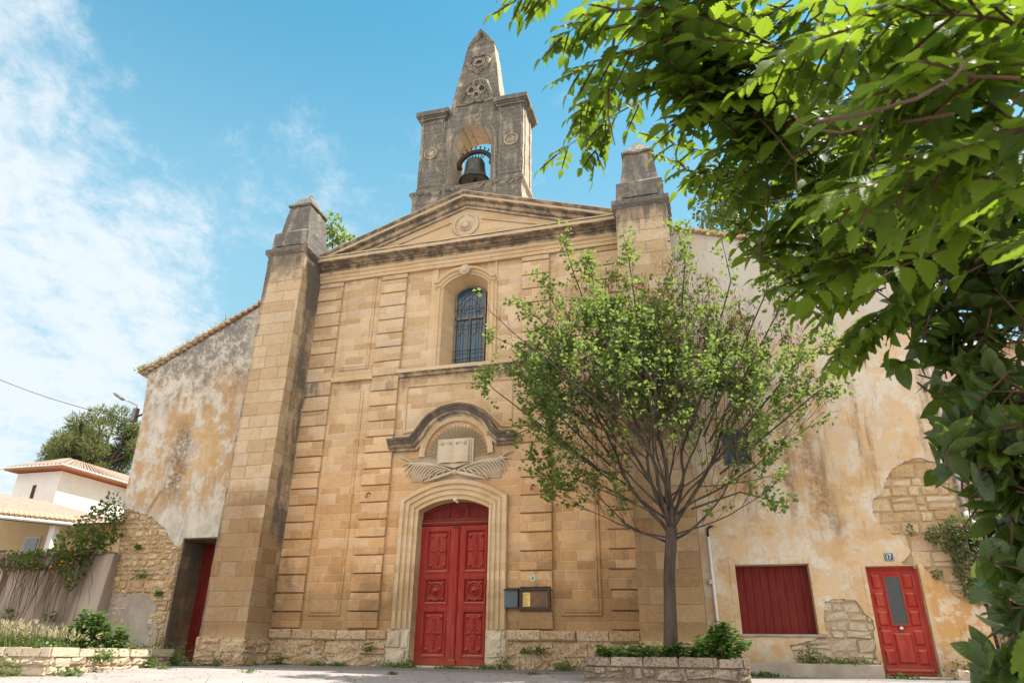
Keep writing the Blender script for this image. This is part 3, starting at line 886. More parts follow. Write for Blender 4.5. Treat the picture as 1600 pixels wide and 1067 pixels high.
mb.build('tympanum_panel', M['trim'], ped)
mb = MB()
for a0, a1 in ((100, 250), (-70, 80)):
    mb.tube([(-.03 + .40 * math.cos(math.radians(a)), -.015, 12.80 + .40 * math.sin(math.radians(a))) for a in range(a0, a1 + 1, 10)], [.02 + .04 * math.sin(math.pi * i / 15) for i in range(16)], 6)
mb.ring(-.03, 12.80, -.01, .18, .035); mb.dome(-.03, 12.80, .0, .15, .15, .10)
for a in range(0, 360, 45): mb.dome(-.03 + .10 * math.cos(math.radians(a)), 12.80 + .10 * math.sin(math.radians(a)), -.04, .05, .05, .06, 8, 2)
mb.build('medallion', M['carved'], ped, True)

# arched hood over the tympanum, soot-black on top
ha = arc((-1.10, 5.62), (1.10, 5.62), .93, 22)
hpath = [(-1.98, 5.66), (-1.24, 5.66)] + ha[2:-2] + [(1.24, 5.66), (1.72, 5.66)]
mb = MB(); mb.molding(hpath, [(-.16, .08), (-.16, -.05), (-.10, -.08), (-.08, -.16), (-.03, -.20), (-.02, -.14)][:5] + [(-.02, -.205), (-.02, .08)])
mb.build('hood_moulding', M['cornice'], church)
mb = MB(); mb.molding(hpath, [(-.018, .08), (-.018, -.22), (.02, -.25), (.06, -.27), (.10, -.32), (.15, -.33), (.17, .08)])
mb.build('hood_cornice', M['soot'], church)
mb = MB(); mb.molding(arc((-1.02, 5.30), (1.02, 5.30), 1.08, 22), [(-.10, .08), (-.10, -.02), (-.04, -.05), (.06, -.055), (.06, .08)])
mb.build('tympanum_arch', M['trim'], church)
# carved tympanum
M['carvebed'] = stone_mat('carving_ground', (.40, .30, .20), (.32, .235, .15), joints=0.0, bump=.5, soot=1.0, soot_fn=lambda n, x, y, z, a, b, c: -.08)
car = MB().box(-1.30, 1.30, .03, .07, 4.62, 5.30).build('carved_relief', M['carvebed'], church)
mb = MB()
for i in range(50):
    a = math.radians(4 + 172 * (i + .5) / 50); wv = .030 if i % 2 else .02
    r0, r1 = .30, .93 - (.05 if i % 2 else 0)
    ca, sa = math.cos(a), math.sin(a)
    pts = []
    for rr, ww, yy in ((r0, wv * .5, .03), (r1, wv * 1.15, .0)):
        for s in (-1, 0, 1): pts.append((rr * ca - s * ww * sa, .062 if s else yy - .012, 5.18 + rr * sa * 1.04 + s * ww * ca))
    mb.add(pts, [(0, 1, 4, 3), (1, 2, 5, 4), (3, 4, 5)])
mb.build('sun_rays', M['carved'], car)
mb = MB()
for s in (-1, 1):
    x0_, x1_ = (-.47, -.03) if s < 0 else (-.03, .40)
    n_ = 8; k = len(mb.v)
    for j in (0, 1):
        for i in range(n_ + 1):
            t = i / n_; bulge = .05 * math.sin(math.pi * (t if s > 0 else t)) * (1 if s > 0 else 1)
            mb.v.append((x0_ + (x1_ - x0_) * t, -.07 - bulge + (0 if j else -.05), 5.06 + j * .66))
    for i in range(n_): mb.f.append((k + i, k + i + 1, k + n_ + 2 + i, k + n_ + 1 + i))
mb.box(-.53, .46, -.045, .04, 5.03, 5.76); mb.box(.47, .52, -.03, .04, 5.0, 5.74)
mb.prism([(-.5, 5.05), (0, 4.92), (.46, 5.05)], -.10, .04)
book = mb.build('open_book', M['carved'], car)
M['carvetext'] = simple('cut_letters', (.34, .25, .16), (.30, .22, .14), 9, .9, 0)


def text(name, body, x, y, z, size, mat, parent=None, w=None, h=None, ext=.004):
    cu = bpy.data.curves.new(name, 'FONT'); cu.body = body; cu.size = size; cu.align_x = 'CENTER'; cu.align_y = 'CENTER'; cu.extrude = ext
    t = bpy.data.objects.new(name, cu); C.objects.link(t)
    dg = bpy.context.evaluated_depsgraph_get()
    me = bpy.data.meshes.new_from_object(t.evaluated_get(dg)); bpy.data.objects.remove(t)
    xs = [v.co.x for v in me.vertices]; ys = [v.co.y for v in me.vertices]
    sx = w / (max(xs) - min(xs)) if w else 1; sy = h / (max(ys) - min(ys)) if h else sx
    cx_, cy_ = (max(xs) + min(xs)) / 2, (max(ys) + min(ys)) / 2
    for v in me.vertices: v.co = Vector((x + (v.co.x - cx_) * sx, y - v.co.z, z + (v.co.y - cy_) * sy))
    me.materials.clear(); me.materials.append(mat); me.name = name
    o = bpy.data.objects.new(name, me); C.objects.link(o); attach(o, parent)
    return o


text('lettering', 'SAINTE', -.25, -.126, 5.60, .2, M['carvetext'], car, .33, .075)
text('lettering', 'BIBLE', .185, -.126, 5.60, .2, M['carvetext'], car, .31, .075)
# crossed palm fronds and a ribbon
mb = MB()
def leafstrip(p, q, r, wd, y):
    pts = []
    for i in range(7):
        t = i / 6
        pts.append((p[0] * (1 - t) ** 2 + 2 * q[0] * t * (1 - t) + r[0] * t * t, y - .05 * math.sin(math.pi * min(1, t + .1)), p[1] * (1 - t) ** 2 + 2 * q[1] * t * (1 - t) + r[1] * t * t))
    mb.tube(pts, [wd * (.5 + .9 * math.sin(math.pi * min(1, .15 + .85 * i / 6))) for i in range(7)], 5)


for s in (-1, 1):
    for i in range(13):
        t = i / 12
        px_, pz_ = s * (.12 + 1.05 * t), 4.86 + .26 * math.sin(t * 2.2) - .0 * t
        ex = s * (.62 + .98 * t ** .8 + .05); ez = 4.60 + .42 * t ** 3 + (.35 * max(0, t - .75) * 3)
        leafstrip((px_, pz_), ((px_ + ex) / 2 + s * .12, max(pz_, ez) + .10), (ex, ez), .022, .05)
    leafstrip((s * -.05, 4.78), (s * .5, 5.15), (s * 1.25, 5.06), .03, .02)
    leafstrip((s * .05, 4.86), (s * -.35, 4.72), (s * -.98, 4.60), .04, .02)
    for i in range(4):
        t = i / 3
        mb.tube([(s * (.2 + .2 * i), .03, 4.84 - .055 * i), (s * (.28 + .2 * i), -.05, 4.89 - .055 * i), (s * (.34 + .2 * i), -.02, 4.79 - .055 * i), (s * (.39 + .2 * i), .03, 4.80 - .055 * i)], [.012, .035, .03, .012], 5)
mb.dome(0, 4.83, .03, .10, .09, .12)
mb.build('palm_fronds', M['carved'], car, True)

# plinth with cap course, one side of the door and the other
for a, c, sd_ in ((-5.03, -1.62, 11), (1.56, 4.86, 12)):
    mb = MB(); stones(mb, a, c, .0, .61, (.20, .34), (.35, 1.0), y=.01, proud=.085, gap=.004, seed=sd_, rough_=.035, irr=.12)
    mb.box(a, c, -.015, .3, .0, .70)
    mb.build('plinth', M['plinth'], church)
    mb = MB(); xx = a; r_ = random.Random(int(a * 10))
    while xx < c - .1:
        ww = min(r_.uniform(.45, .85), c - xx)
        mb.box(xx + .004, xx + ww - .004, -.09 + r_.uniform(-.03, .04), .08, .61 + r_.uniform(0, .03), .875 - r_.uniform(0, .035), .035)
        xx += ww
    mb.build('plinth_cap', M['plinth'], church)
MB().box(-1.08, 1.08, -.16, .40, -.03, .055, .015).build('doorstep', M['pale_rubble'], church)


# buttresses
def buttress(x0, x1, zt, cap_z):
    b = MB().box(x0, x1, -1.09, .5, .55, zt).build('buttress', M['buttress'], church)
    mb = MB()
    stones(mb, x0 - .05, x1 + .05, -.03, .62, (.28, .36), (.4, .8), y=-1.11, proud=.06, gap=.01, seed=int(abs(x0) * 7), rough_=.028)
    if True: stones(mb, -1.15, .0, -.03, .62, (.28, .36), (.4, .7), seed=int(abs(x0) * 9), proud=.06, gap=.01, xf=lambda a, d, z: (x1 + .02 + d, a, z), rough_=.028)
    mb.box(x0 - .03, x1 + .02, -1.12, .3, -.05, .64)
    mb.build('buttress_foot', M['plinth'], b)
    e = .10
    mb = MB()
    mb.frus((x0 - .02, x1 + .02, -1.11, .45, zt), (x0 - e, x1 + e, -1.19, .5, zt + .10))
    mb.box(x0 - e, x1 + e, -1.19, .5, zt + .10, zt + .24)
    mb.frus((x0 - e, x1 + e, -1.19, .5, zt + .24), (x0 + .02, x1 - .02, -1.06, .42, zt + .30))
    mb.build('buttress_cap', M['cap'], b)
    x0 += .03; x1 -= .03
    z = zt + .28
    mb = MB()
    mb.frus((x0, x1, -1.05, .40, z), (x0 + .02, x1 - .02, -1.03, .38, z + .62))
    mb.box(x0 + .16, x1 - .16, -1.09, -1.0, z + .08, z + .26)
    mb.frus((x0 + .02, x1 - .02, -1.03, .38, z + .62), (x0 + .14, x1 - .14, -.92, .26, z + .74))
    mb.frus((x0 + .14, x1 - .14, -.92, .26, z + .74), (x0 + .26, x1 - .26, -.80, .14, cap_z))
    mb.frus((x0 + .20, x1 - .20, -.86, .20, cap_z), (x0 + .20, x1 - .20, -.86, .20, cap_z + .07))
    cx_ = (x0 + x1) / 2
    mb.frus((x0 + .22, x1 - .22, -.84, .18, cap_z + .07), (cx_ - .015, cx_ + .015, -.35, -.31, cap_z + .78))
    mb.build('pinnacle', M['cap'], b)
    return b


buttress(-6.38, -5.03, 11.95, 14.02)
buttress(4.86, 6.26, 11.78, 13.85)

# bell gable
TY = .02
bell_g = MB().box(-2.02, 1.80, TY + .02, 1.42, 13.0, 14.25).build('bell_gable', M['tower'], church)
mb = MB(); mb.frus((-2.02, 1.80, TY + .02, 1.42, 14.25), (-2.10, 1.88, TY - .06, 1.50, 14.31)); mb.box(-2.10, 1.88, TY - .06, 1.50, 14.31, 14.42)
mb.build('gable_ledge', M['tower'], bell_g)
for (a, c, mid_) in ((-1.87, -1.02, -1.45), (.98, 1.83, 1.42)):
    p = MB().box(a, c, TY, 1.18, 14.42, 17.42).build('gable_pier', M['tower'], bell_g)
    mb = MB()
    mb.molding([(a + .10, 14.66), (c - .10, 14.66), (c - .10, 17.3), (a + .10, 17.3)], [(0, TY + .02), (0, TY - .03), (-.06, TY - .03), (-.06, TY + .02)], closed=True)
    mb.box(a - .012, c + .012, TY - .035, 1.20, 14.42, 14.56)
    mb.box(c - .01, c + .03, .22, .30, 14.56, 17.36); mb.box(c - .01, c + .03, .86, .94, 14.56, 17.36)
    mb.build('pier_panel', M['tower'], bell_g)
    mb = MB(); mb.ring(mid_, 15.98, TY - .02, .22, .035); mb.dome(mid_, 15.98, TY, .18, .18, .05)
    for a_ in range(0, 360, 45): mb.dome(mid_ + .10 * math.cos(math.radians(a_)), 15.98 + .10 * math.sin(math.radians(a_)), TY - .03, .055, .055, .05, 8, 2)
    mb.build('rosette', M['towercarve'], bell_g, True)
    mb = MB()
    for i_, (e_, z0_, z1_) in enumerate(((.03, 17.36, 17.44), (.09, 17.44, 17.54), (.13, 17.54, 17.60), (.18, 17.60, 17.78))):
        mb.box(a - e_, c + e_, TY - e_, 1.18 + e_, z0_, z1_ + (.0 if i_ == 3 else .002))
    mb.frus((a - .18, c + .18, TY - .18, 1.36, 17.78), (a + .05, c - .05, TY + .05, 1.1, 17.86))
    mb.build('pier_cap', M['cap'], bell_g)
garc = arc((-.65, 16.28), (.72, 16.28), .67, 18)
plate('gable_arch', [(-1.03, 14.42), (-.65, 14.42), (-.65, 16.28)] + garc[1:-1] + [(.72, 16.28), (.72, 14.42), (.99, 14.42), (.99, 17.9), (-.90, 17.9), (-1.03, 17.4)], [], TY + .06, 1.10, M['tower'], bell_g)
mb = MB(); mb.molding([(-.65, 14.42), (-.65, 16.28)] + garc[1:-1] + [(.72, 16.28), (.72, 14.42)], [(0, TY + .07), (0, TY + .02), (.03, TY + .01), (.12, TY + .0), (.14, TY + .03), (.2, TY + .03), (.2, TY + .07)])
mb.build('arch_moulding', M['tower'], bell_g)
ob = MB().frus((-.90, 1.02, TY + .08, 1.04, 17.7), (-.40, .62, TY + .26, .80, 20.95)).build('obelisk', M['tower'], bell_g)
mb = MB(); mb.frus((-.42, .64, TY + .24, .82, 20.95), (.10, .13, .50, .54, 21.85))
mb.molding([(-.34, 20.98), (.11, 21.68), (.56, 20.98)], [(0, TY + .44), (0, TY + .16), (-.07, TY + .18), (-.07, TY + .44)])
mb.build('obelisk_tip', M['tower'], ob)
mb = MB()      # carved cartouches on the obelisk: oculus above, quatrefoil below, keystone
yo = lambda z: TY + .08 + (z - 17.7) * .055 - .01
mb.ring(.10, 19.98, yo(19.98) - .02, .19, .07, rz=.15)
for s in (-1, 1):
    mb.tube([(.10 + s * .24, yo(20.2) - .02, 20.22), (.10 + s * .40, yo(20) - .06, 20.0), (.10 + s * .30, yo(19.7) - .05, 19.72), (.10 + s * .1, yo(19.5) - .02, 19.55), (.10, yo(19.3), 19.35)], [.03, .08, .07, .06, .03], 6)
    mb.tube([(.10, yo(20.4) - .05, 20.30), (.10 + s * .15, yo(20.3) - .07, 20.36), (.10 + s * .32, yo(20.2) - .03, 20.30)], [.05, .06, .03], 6)
for dx_, dz_, rr in ((0, .30, .16), (-.20, 0, .15), (.20, 0, .15), (0, -.26, .14)):
    mb.ring(.07 + dx_, 18.62 + dz_, yo(18.62 + dz_) - .02, rr, .05, 18, rz=rr * 1.2)
for s in (-1, 1):
    mb.tube([(.07 + s * .12, yo(19.1) - .02, 19.12), (.07 + s * .38, yo(18.8) - .06, 18.84), (.07 + s * .52, yo(18.4) - .05, 18.42), (.07 + s * .62, yo(18.1) - .04, 18.0), (.07 + s * .3, yo(17.9) - .03, 17.95)], [.03, .09, .08, .09, .04], 6)
    mb.tube([(.07, yo(18.0) - .06, 18.06), (.07 + s * .25, yo(17.9) - .09, 17.96), (.07 + s * .45, yo(17.8) - .04, 18.08)], [.06, .07, .03], 6)
mb.tube([(.07, yo(19.2), 19.3), (.07, yo(19.1) - .04, 19.05)], [.03, .07], 6)
mb.dome(.07, 17.55, TY + .07, .22, .22, .12); mb.ring(.07, 17.30, TY + .05, .2, .05)
mb.build('carved_cartouche', M['tower'], ob, True)
mb = MB(); mb.dome(.10, 19.98, yo(19.98) + .012, .13, .11, .02); mb.prism([(.07, 18.3), (.16, 18.6), (.07, 18.95), (-.02, 18.6)], yo(18.5) - .025, yo(18.5) + .1)
for s in (-1, 1): mb.dome(.07 + s * .2, 18.62, yo(18.62) - .004, .09, .11, .03)
mb.build('carved_opening', M['darkin'], ob)

# nave behind the front: side walls and tiled roof
mb = MB(); mb.box(-10.5, 11.4, 1.0, 22, -.1, 8.2)
mb.add([(-10.5, 1.0, 8.2), (11.4, 1.0, 8.2), (.3, 1.0, 13.2), (-10.5, 22, 8.2), (11.4, 22, 8.2), (.3, 22, 13.2)], [(0, 1, 2), (4, 3, 5)])
mb.build('nave', M['concrete'], church)
mb = MB()
RL = [(-11.42, 8.72), (-6.45, 11.27), (0, 13.2), (6.55, 11.46), (11.80, 9.66)]
for seg, yf in ((RL[:2], -.08), (RL[1:4], 1.05), (RL[3:], -.08)):
    n_ = len(seg)
    for dz_ in (0.0, .09):
        mb.add([(x, y, z + dz_) for y in (yf, 22) for x, z in seg], [(i, i + 1, i + n_ + 1, i + n_) if dz_ else (i, i + n_, i + n_ + 1, i + 1) for i in range(n_ - 1)])
    mb.add([(x, yf, z + q) for q in (0, .09) for x, z in seg], [(i, i + 1, i + n_ + 1, i + n_) for i in range(n_ - 1)])
mb.build('nave_roof', M['tile'], church)

# main door
DY = .35
door = MB().box(-1.0, 1.0, DY + .02, DY + .10, .055, 3.46).build('door', M['red'], church)
mb = MB()
for s, a, c in ((-1, -1.0, -.02), (1, .11, 1.0)):
    # stiles and rails of each leaf stand proud of its panels
    pa, pc = (-.83, -.17) if s < 0 else (.25, .87)
    for x0_, x1_ in ((a, pa), (pc, c)): mb.box(x0_, x1_, DY - .03, DY + .03, .06, 3.45, .006)
    for z0_, z1_ in ((.06, .25), (1.34, 1.48), (2.12, 2.26), (3.35, 3.45)): mb.box(pa, pc, DY - .029, DY + .03, z0_, z1_, .006)
mb.build('stiles_and_rails', M['red'], door)
MB().box(-.02, .10, DY - .075, DY + .02, .16, 3.44, .03).box(-.05, .13, DY - .09, DY + .02, .06, .20, .02).build('cover_strip', M['red'], door)
for pa, pc in ((-.83, -.17), (.25, .87)):
    for z0_, z1_, kind in ((.25, 1.34, 'tall'), (1.48, 2.12, 'square'), (2.26, 3.35, 'tall')):
        mb = MB()
        mb.molding([(pa, z0_), (pc, z0_), (pc, z1_), (pa, z1_)], [(0, DY + .02), (0, DY - .05), (.035, DY - .045), (.06, DY - .0), (.06, DY + .02)], closed=True)
        mb.box(pa + .10, pc - .10, DY - .005, DY + .022, z0_ + .10, z1_ - .10, .012)
        cx_, cz_ = (pa + pc) / 2, (z0_ + z1_) / 2
        yy = DY - .004
        ex, ez = (pc - pa) / 2 - .15, (z1_ - z0_) / 2 - (.17 if kind == 'tall' else .12)
        for sx in (-1, 1):
            for sz in (-1, 1): mb.dome(cx_ + sx * ex, cz_ + sz * ez, yy, .045, .045, .045, 10, 3)
        if kind == 'tall':
            for k in range(-6, 7):
                if k == 0: continue
                zz = cz_ + k * .055; wd = .085 * (1 - abs(k) / 7.5)
                for sx in (-1, 1): mb.dome(cx_ + sx * wd * .55, zz, yy, .045 * (1 - abs(k) / 14), .035, .035, 8, 2)
                mb.dome(cx_, zz + .02, yy, .028, .03, .045, 8, 2)
            for k in range(1, 5):
                for sx in (-1, 1): mb.dome(cx_ + sx * (.05 + k * .04), cz_, yy, .03, .05 - .009 * k, .035, 8, 2)
            mb.ring(cx_, cz_, yy - .01, .075, .02, 18, 6); mb.dome(cx_, cz_, yy, .045, .045, .05)
            mb.build('door_panel', M['red'], door)
        else:
            mb.ring(cx_, cz_, yy - .015, .21, .028, 28, 6); mb.ring(cx_, cz_, yy - .01, .155, .015, 24, 6)
            for k in range(10):
                q = 2 * math.pi * k / 10; mb.dome(cx_ + .085 * math.cos(q), cz_ + .085 * math.sin(q), yy, .04, .04, .05, 8, 2)
            mb.dome(cx_, cz_, yy, .075, .075, .11, 12, 4); mb.dome(cx_, cz_, yy - .08, .035, .035, .06, 10, 3)
            mb.build('door_panel', M['red'], door)
mb = MB()
tr = arc((-1.0, 3.83), (1.0, 3.83), .27)
mb.prism([(-1.0, 3.46), (1.0, 3.46)] + tr[::-1], DY + .03, DY + .10)
mb.box(-1.0, 1.0, DY - .06, DY + .03, 3.46, 3.56, .02); mb.box(-1.0, 1.0, DY - .03, DY + .03, 3.56, 3.64, .01)
for a, c, za, zc in ((-.92, -.26, 3.80, 3.99), (.34, .92, 3.98, 3.80)):
    mb.molding([(a, 3.70), (c, 3.70), (c, zc), (a, za)], [(0, DY + .035), (0, DY), (-.03, DY - .005), (-.05, DY + .01), (-.05, DY + .035)], closed=True)
mb.dome(.03, 3.85, DY + .03, .15, .13, .04); mb.ring(.03, 3.85, DY + .025, .15, .02)
for k in range(7):
    q = math.radians(20 + k * 23.3); mb.tube([(.03, DY - .005, 3.78), (.03 + .13 * math.cos(q), DY + .005, 3.78 + .16 * math.sin(q))], [.008, .018], 5)
mb.build('transom', M['redS'], door)
mb = MB(); mb.ring(-.02, 3.41, DY - .09, .035, .010, 12, 5); mb.tube([(.02, DY - .09, 3.41), (.06, DY - .09, 3.43), (.09, DY - .08, 3.40)], .009, 5)
mb.build('latch', M['iron'], door)
mb = MB().box(.03, .11, -.10, .02, 4.02, 4.09, .015); mb.tube([(.07, -.06, 4.03), (.17, -.10, 3.97)], .012, 6); mb.dome(.07, 4.05, -.10, .03, .03, .03)
tag(mb.build('door_lamp', M['white']), 'tiny white spot lamp fixed at the crown of the main door arch', 'lamp')

# left wing: rubble wall under old render, side door in a deep reveal
wingL = thing('side_wing', (-8.8, 0, 0), 'left wing of the church with grey and ochre render over rubble and deep narrow doorway', 'wall')
core = [(-10.62, -.1), (-8.4, -.1), (-8.4, 3.3), (-6.9, 3.3), (-6.9, -.1), (-6.2, -.1), (-6.2, 11.3), (-11.16, 8.74), (-10.95, 7.04), (-10.86, 4.25), (-10.55, 1.74)]
plate('rubble_wall', core, [], .03, 1.3, M['mortar'], wingL)
pe = rough([(-10.88, 4.26), (-10.56, 4.22), (-10.29, 4.13), (-9.79, 4.02), (-9.23, 3.68), (-8.82, 3.24), (-8.5, 3.03), (-8.40, 3.22)], .07, .028, 3)
plate('render_coat', [(-6.2, 3.31), (-6.2, 11.30), (-11.19, 8.76), (-11.06, 7.9), (-10.97, 7.04)] + pe + [(-8.385, 3.31)], [], -.03, .05, M['plasterL'], wingL)
lower = inside([(-10.62, 0), (-8.62, 0), (-8.45, 3.2), (-8.9, 3.5), (-9.3, 3.9), (-10.0, 4.2), (-10.83, 4.3), (-10.56, 1.8)])
bare = lambda x, z: lower(x, z) and not (z < 1.75 and (-9.9 < x < -9.0 or (z < .9 and x < -9.2)))
mb = MB(); stones(mb, -10.75, -8.44, .15, 4.3, (.10, .24), (.12, .38), keep=bare, y=.03, proud=.055, gap=.014, seed=21, irr=.22)
mb.build('rubble_stones', M['rubble'], wingL)
plate('old_mortar_patch', rough([(-10.55, .0), (-8.60, .0), (-8.66, .8), (-8.9, 1.5), (-9.5, 1.80), (-10.1, 1.70), (-10.53, 1.85)], .12, .035, 9), [], .0, .05, M['concrete'], wingL)
mb = MB(); mb.box(-8.405, -8.38, .02, .96, .0, 3.3); mb.box(-8.405, -6.9, .04, .96, 3.28, 3.31); mb.build('door_reveal', M['buttress'], wingL)
mb = MB(); stones(mb, -8.62, -8.40, .1, 3.2, (.28, .45), (.2, .24), y=.01, proud=.03, seed=31); mb.build('jamb_stones', M['plinth'], wingL)
sd = MB().box(-8.40, -6.6, .97, 1.04, .0, 3.29).build('side_door', M['redS'], wingL)
mb = MB()
for i in range(7): mb.box(-8.39 + .24 * i, -8.16 + .24 * i, .945, .975, .02, 3.27, .012)
mb.build('door_boards', M['redS'], sd)
mb = MB().box(-8.5, -6.9, -.1, 1.0, -.1, .02); mb.build('threshold', M['pale_rubble'], wingL)
mb = MB(); r_ = random.Random(5)
for i in range(26):
    t = i / 25; x_ = -11.35 + 4.9 * t; z_ = 8.78 + 2.55 * t
    mb.box(x_ - .02, x_ + .19, -.13 + r_.uniform(-.03, .02), .15, z_ - .02, z_ + .07, .01)
mb.build('verge_tiles', M['tile'], wingL)
mb = MB(); mb.tube([(-10.9, .12, 8.50), (-11.62, .02, 8.92)], [.075, .085], 6); mb.tube([(-10.95, .45, 8.6), (-11.5, .40, 8.95)], .06, 6)
mb.build('eave_beam', M['wood'], wingL)

# right wing: number 17
wingR = thing('house_front', (9, 0, 0), 'right wing with peeling ochre render, red panelled door number 17 and boarded window', 'house')
hs, hd, hw = [(7.0, .82), (8.58, .82), (8.58, 2.28), (7.0, 2.28)], [(9.74, .04), (10.78, .04), (10.78, 2.2), (9.74, 2.2)], [(7.02, 4.60), (7.68, 4.60), (7.68, 5.52), (7.02, 5.52)]
oc = [(6.15, -.15), (9.739, -.15), (9.739, 2.201), (10.781, 2.201), (10.781, -.15), (11.93, -.15), (11.87, .54), (11.86, 4.4), (11.83, 5.7), (11.80, 9.64), (6.15, 11.58)]
plate('stone_wall', oc, [hs, hw], .035, .9, M['mortar'], wingR)
edge = rough([(11.85, 4.36), (11.66, 4.42), (11.27, 4.55), (10.99, 4.49), (10.70, 4.33), (10.52, 4.10), (10.45, 3.93), (10.35, 3.76), (10.20, 3.68), (10.11, 3.51), (10.11, 3.34), (10.20, 3.11), (10.43, 2.85), (10.59, 2.71), (10.70, 2.54), (10.65, 2.41), (10.48, 2.28), (10.50, 2.225), (10.80, 2.21), (11.05, 2.02), (11.21, 1.77), (11.36, 1.56), (11.6, 1.42), (11.87, 1.36)], .06, .020, 4)
h2 = rough([(8.80, 1.49), (9.10, 1.53), (9.42, 1.51), (9.54, 1.27), (9.70, 1.10), (9.66, .7), (9.62, .24), (8.9, .22), (8.06, .25), (7.95, .6), (8.30, .68), (8.63, .78), (8.74, .82), (8.72, 1.1)], .07, .028, 6)
oc2 = [(6.15, -.15), (9.736, -.15), (9.736, 2.204), (10.784, 2.204), (10.784, -.15), (11.935, -.15), (11.875, .54)] + edge[::-1] + [(11.84, 5.7), (11.805, 9.645), (6.15, 11.585)]
plate('render_coat', oc2, [hs, hw, h2], -.02, .05, M['plasterR'], wingR)
big_ = inside([(11.83, 4.3), (11.3, 4.5), (10.75, 4.3), (10.2, 3.66), (10.15, 3.3), (10.6, 2.75), (10.62, 2.26), (10.9, 2.2), (11.4, 1.6), (11.83, 1.4)])
mb = MB(); stones(mb, 10.0, 11.85, 1.3, 4.55, (.20, .42), (.28, .75), keep=None, y=.03, proud=.05, gap=.012, seed=42, rough_=.012)
mb.v = mb.v; mb.build('bare_stones', M['rubble'], wingR) if False else None
def clipped(fn, *a, **k):
    b_ = MB(); stones(b_, *a, keep=fn, **k); return b_


clipped(lambda x, z: not (x < 10.85 and z < 2.28), 9.95, 11.84, 1.2, 4.6, (.15, .42), (.18, .80), y=.035, proud=.04, gap=.003, seed=42, rough_=.012, irr=.10).build('bare_stones', M['rubble'], wingR)
clipped(lambda x, z: not (x < 8.66 and z > .74), 7.9, 9.70, .2, 1.56, (.14, .28), (.22, .6), y=.035, proud=.04, gap=.0, seed=43, rough_=.022, irr=.22).build('bare_stones', M['pale_rubble'], wingR)
# plastered reveals of the three openings
for nm, hh, yb in (('shutter_reveal', hs, .30), ('window_reveal', hw, .14), ('door_reveal', hd, .16)):
    q_ = [(min(p[0] for p in hh) + .004, max(.06, min(p[1] for p in hh)) + .004), (max(p[0] for p in hh) - .004, max(.06, min(p[1] for p in hh)) + .004), (max(p[0] for p in hh) - .004, max(p[1] for p in hh) - .004), (min(p[0] for p in hh) + .004, max(p[1] for p in hh) - .004)]
    mb = MB(); mb.v = [(p[0], -.018, p[1]) for p in q_] + [(p[0], yb, p[1]) for p in q_]; mb.f = [(i, (i + 1) % 4, (i + 1) % 4 + 4, i + 4) for i in range(4)]
    mb.build(nm, M['plasterR'], wingR)
# window with shutters
mb = MB(); mb.box(6.86, 7.0, -.028, .2, .70, 2.40, .01); mb.box(8.58, 8.72, -.028, .2, .82, 2.40, .01); mb.box(7.0, 8.58, -.028, .2, 2.28, 2.40, .01)
mb.build('window_surround', M['plasterR'], wingR)
MB().box(6.9, 8.70, -.06, .3, .76, .815, .01).build('window_sill', M['concrete'], wingR)
sh = MB().box(7.0, 8.58, .30, .34, .82, 2.28).build('shutter', M['redS'], wingR)
mb = MB()
for i in range(9): mb.box(7.005 + .175 * i, 7.174 + .175 * i, .275 + .004 * (i % 2), .302, .83, 2.27, .004)
mb.build('shutter_boards', M['redS'], sh)
swf = MB().molding([(7.02, 4.60), (7.68, 4.60), (7.68, 5.52), (7.02, 5.52)], [(0, .2), (0, .12), (.05, .12), (.05, .2)], closed=True).build('small_window', M['lead'], wingR)
MB().box(7.05, 7.66, .15, .17, 4.63, 5.50).build('pane', M['glass'], swf)
mb = MB().box(7.34, 7.37, .12, .16, 4.63, 5.5); mb.build('glazing_bar', M['lead'], swf)
mb = MB(); mb.box(7.68, 7.78, -.028, .15, 4.55, 5.58, .01); mb.box(6.92, 7.78, -.05, .15, 4.53, 4.598, .01); mb.build('window_trim', M['plasterR'], wingR)
# door 17
dr = MB().box(9.74, 10.78, .16, .22, .05, 2.2).build('front_door', M['redR'], wingR)
mb = MB()
for i in range(5):
    z0_ = .25 + i * .375
    for x0_ in (9.84, 10.46): mb.box(x0_, x0_ + .19, .125, .165, z0_, z0_ + .29, .03)
mb.box(10.08, 10.42, .12, .165, .27, .86, .03)
mb.molding([(9.80, .10), (10.72, .10), (10.72, 2.14), (9.80, 2.14)], [(0, .165), (0, .13), (-.06, .12), (-.06, .165)], closed=True)
mb.molding([(10.10, 1.03), (10.40, 1.03), (10.40, 1.99), (10.10, 1.99)], [(0, .165), (0, .12), (-.03, .12), (-.03, .165)], closed=True)
mb.box(9.80, 10.72, .10, .165, .10, .17, .02)
mb.build('door_panels', M['redR'], dr)
MB().box(10.10, 10.40, .14, .165, 1.03, 1.99).build('door_glass', M['glassdoor'], dr)
mb = MB()
for i in range(9): mb.tube([(10.12 + .032 * i, .136, 1.04), (10.12 + .032 * i, .136, 1.98)], .004, 4)
mb.build('glass_bars', M['iron'], dr)
mb = MB().dome(10.24, .95, .12, .055, .055, .05, 16, 4); mb.build('door_knob', M['chrome'], dr, True)
MB().dome(9.83, .95, .125, .02, .02, .015).build('door_lock', M['iron'], dr, True)
mb = MB(); mb.box(10.78, 10.90, -.032, .3, .04, 2.25, .01); mb.box(9.64, 9.74, -.030, .12, 1.2, 2.22, .02); mb.build('door_jamb', M['plasterR'], wingR)
MB().box(9.66, 10.90, -.42, .3, -.16, .04, .015).build('doorstep', M['pale_rubble'], wingR)
mb = MB(); r_ = random.Random(8)
for i in range(30):
    t = i / 29; x_ = 6.4 + 5.35 * t; z_ = 11.60 - 1.85 * t
    mb.box(x_ - .02, x_ + .20, -.14 + r_.uniform(-.03, .02), .15, z_ - .10, z_ - .015, .01)
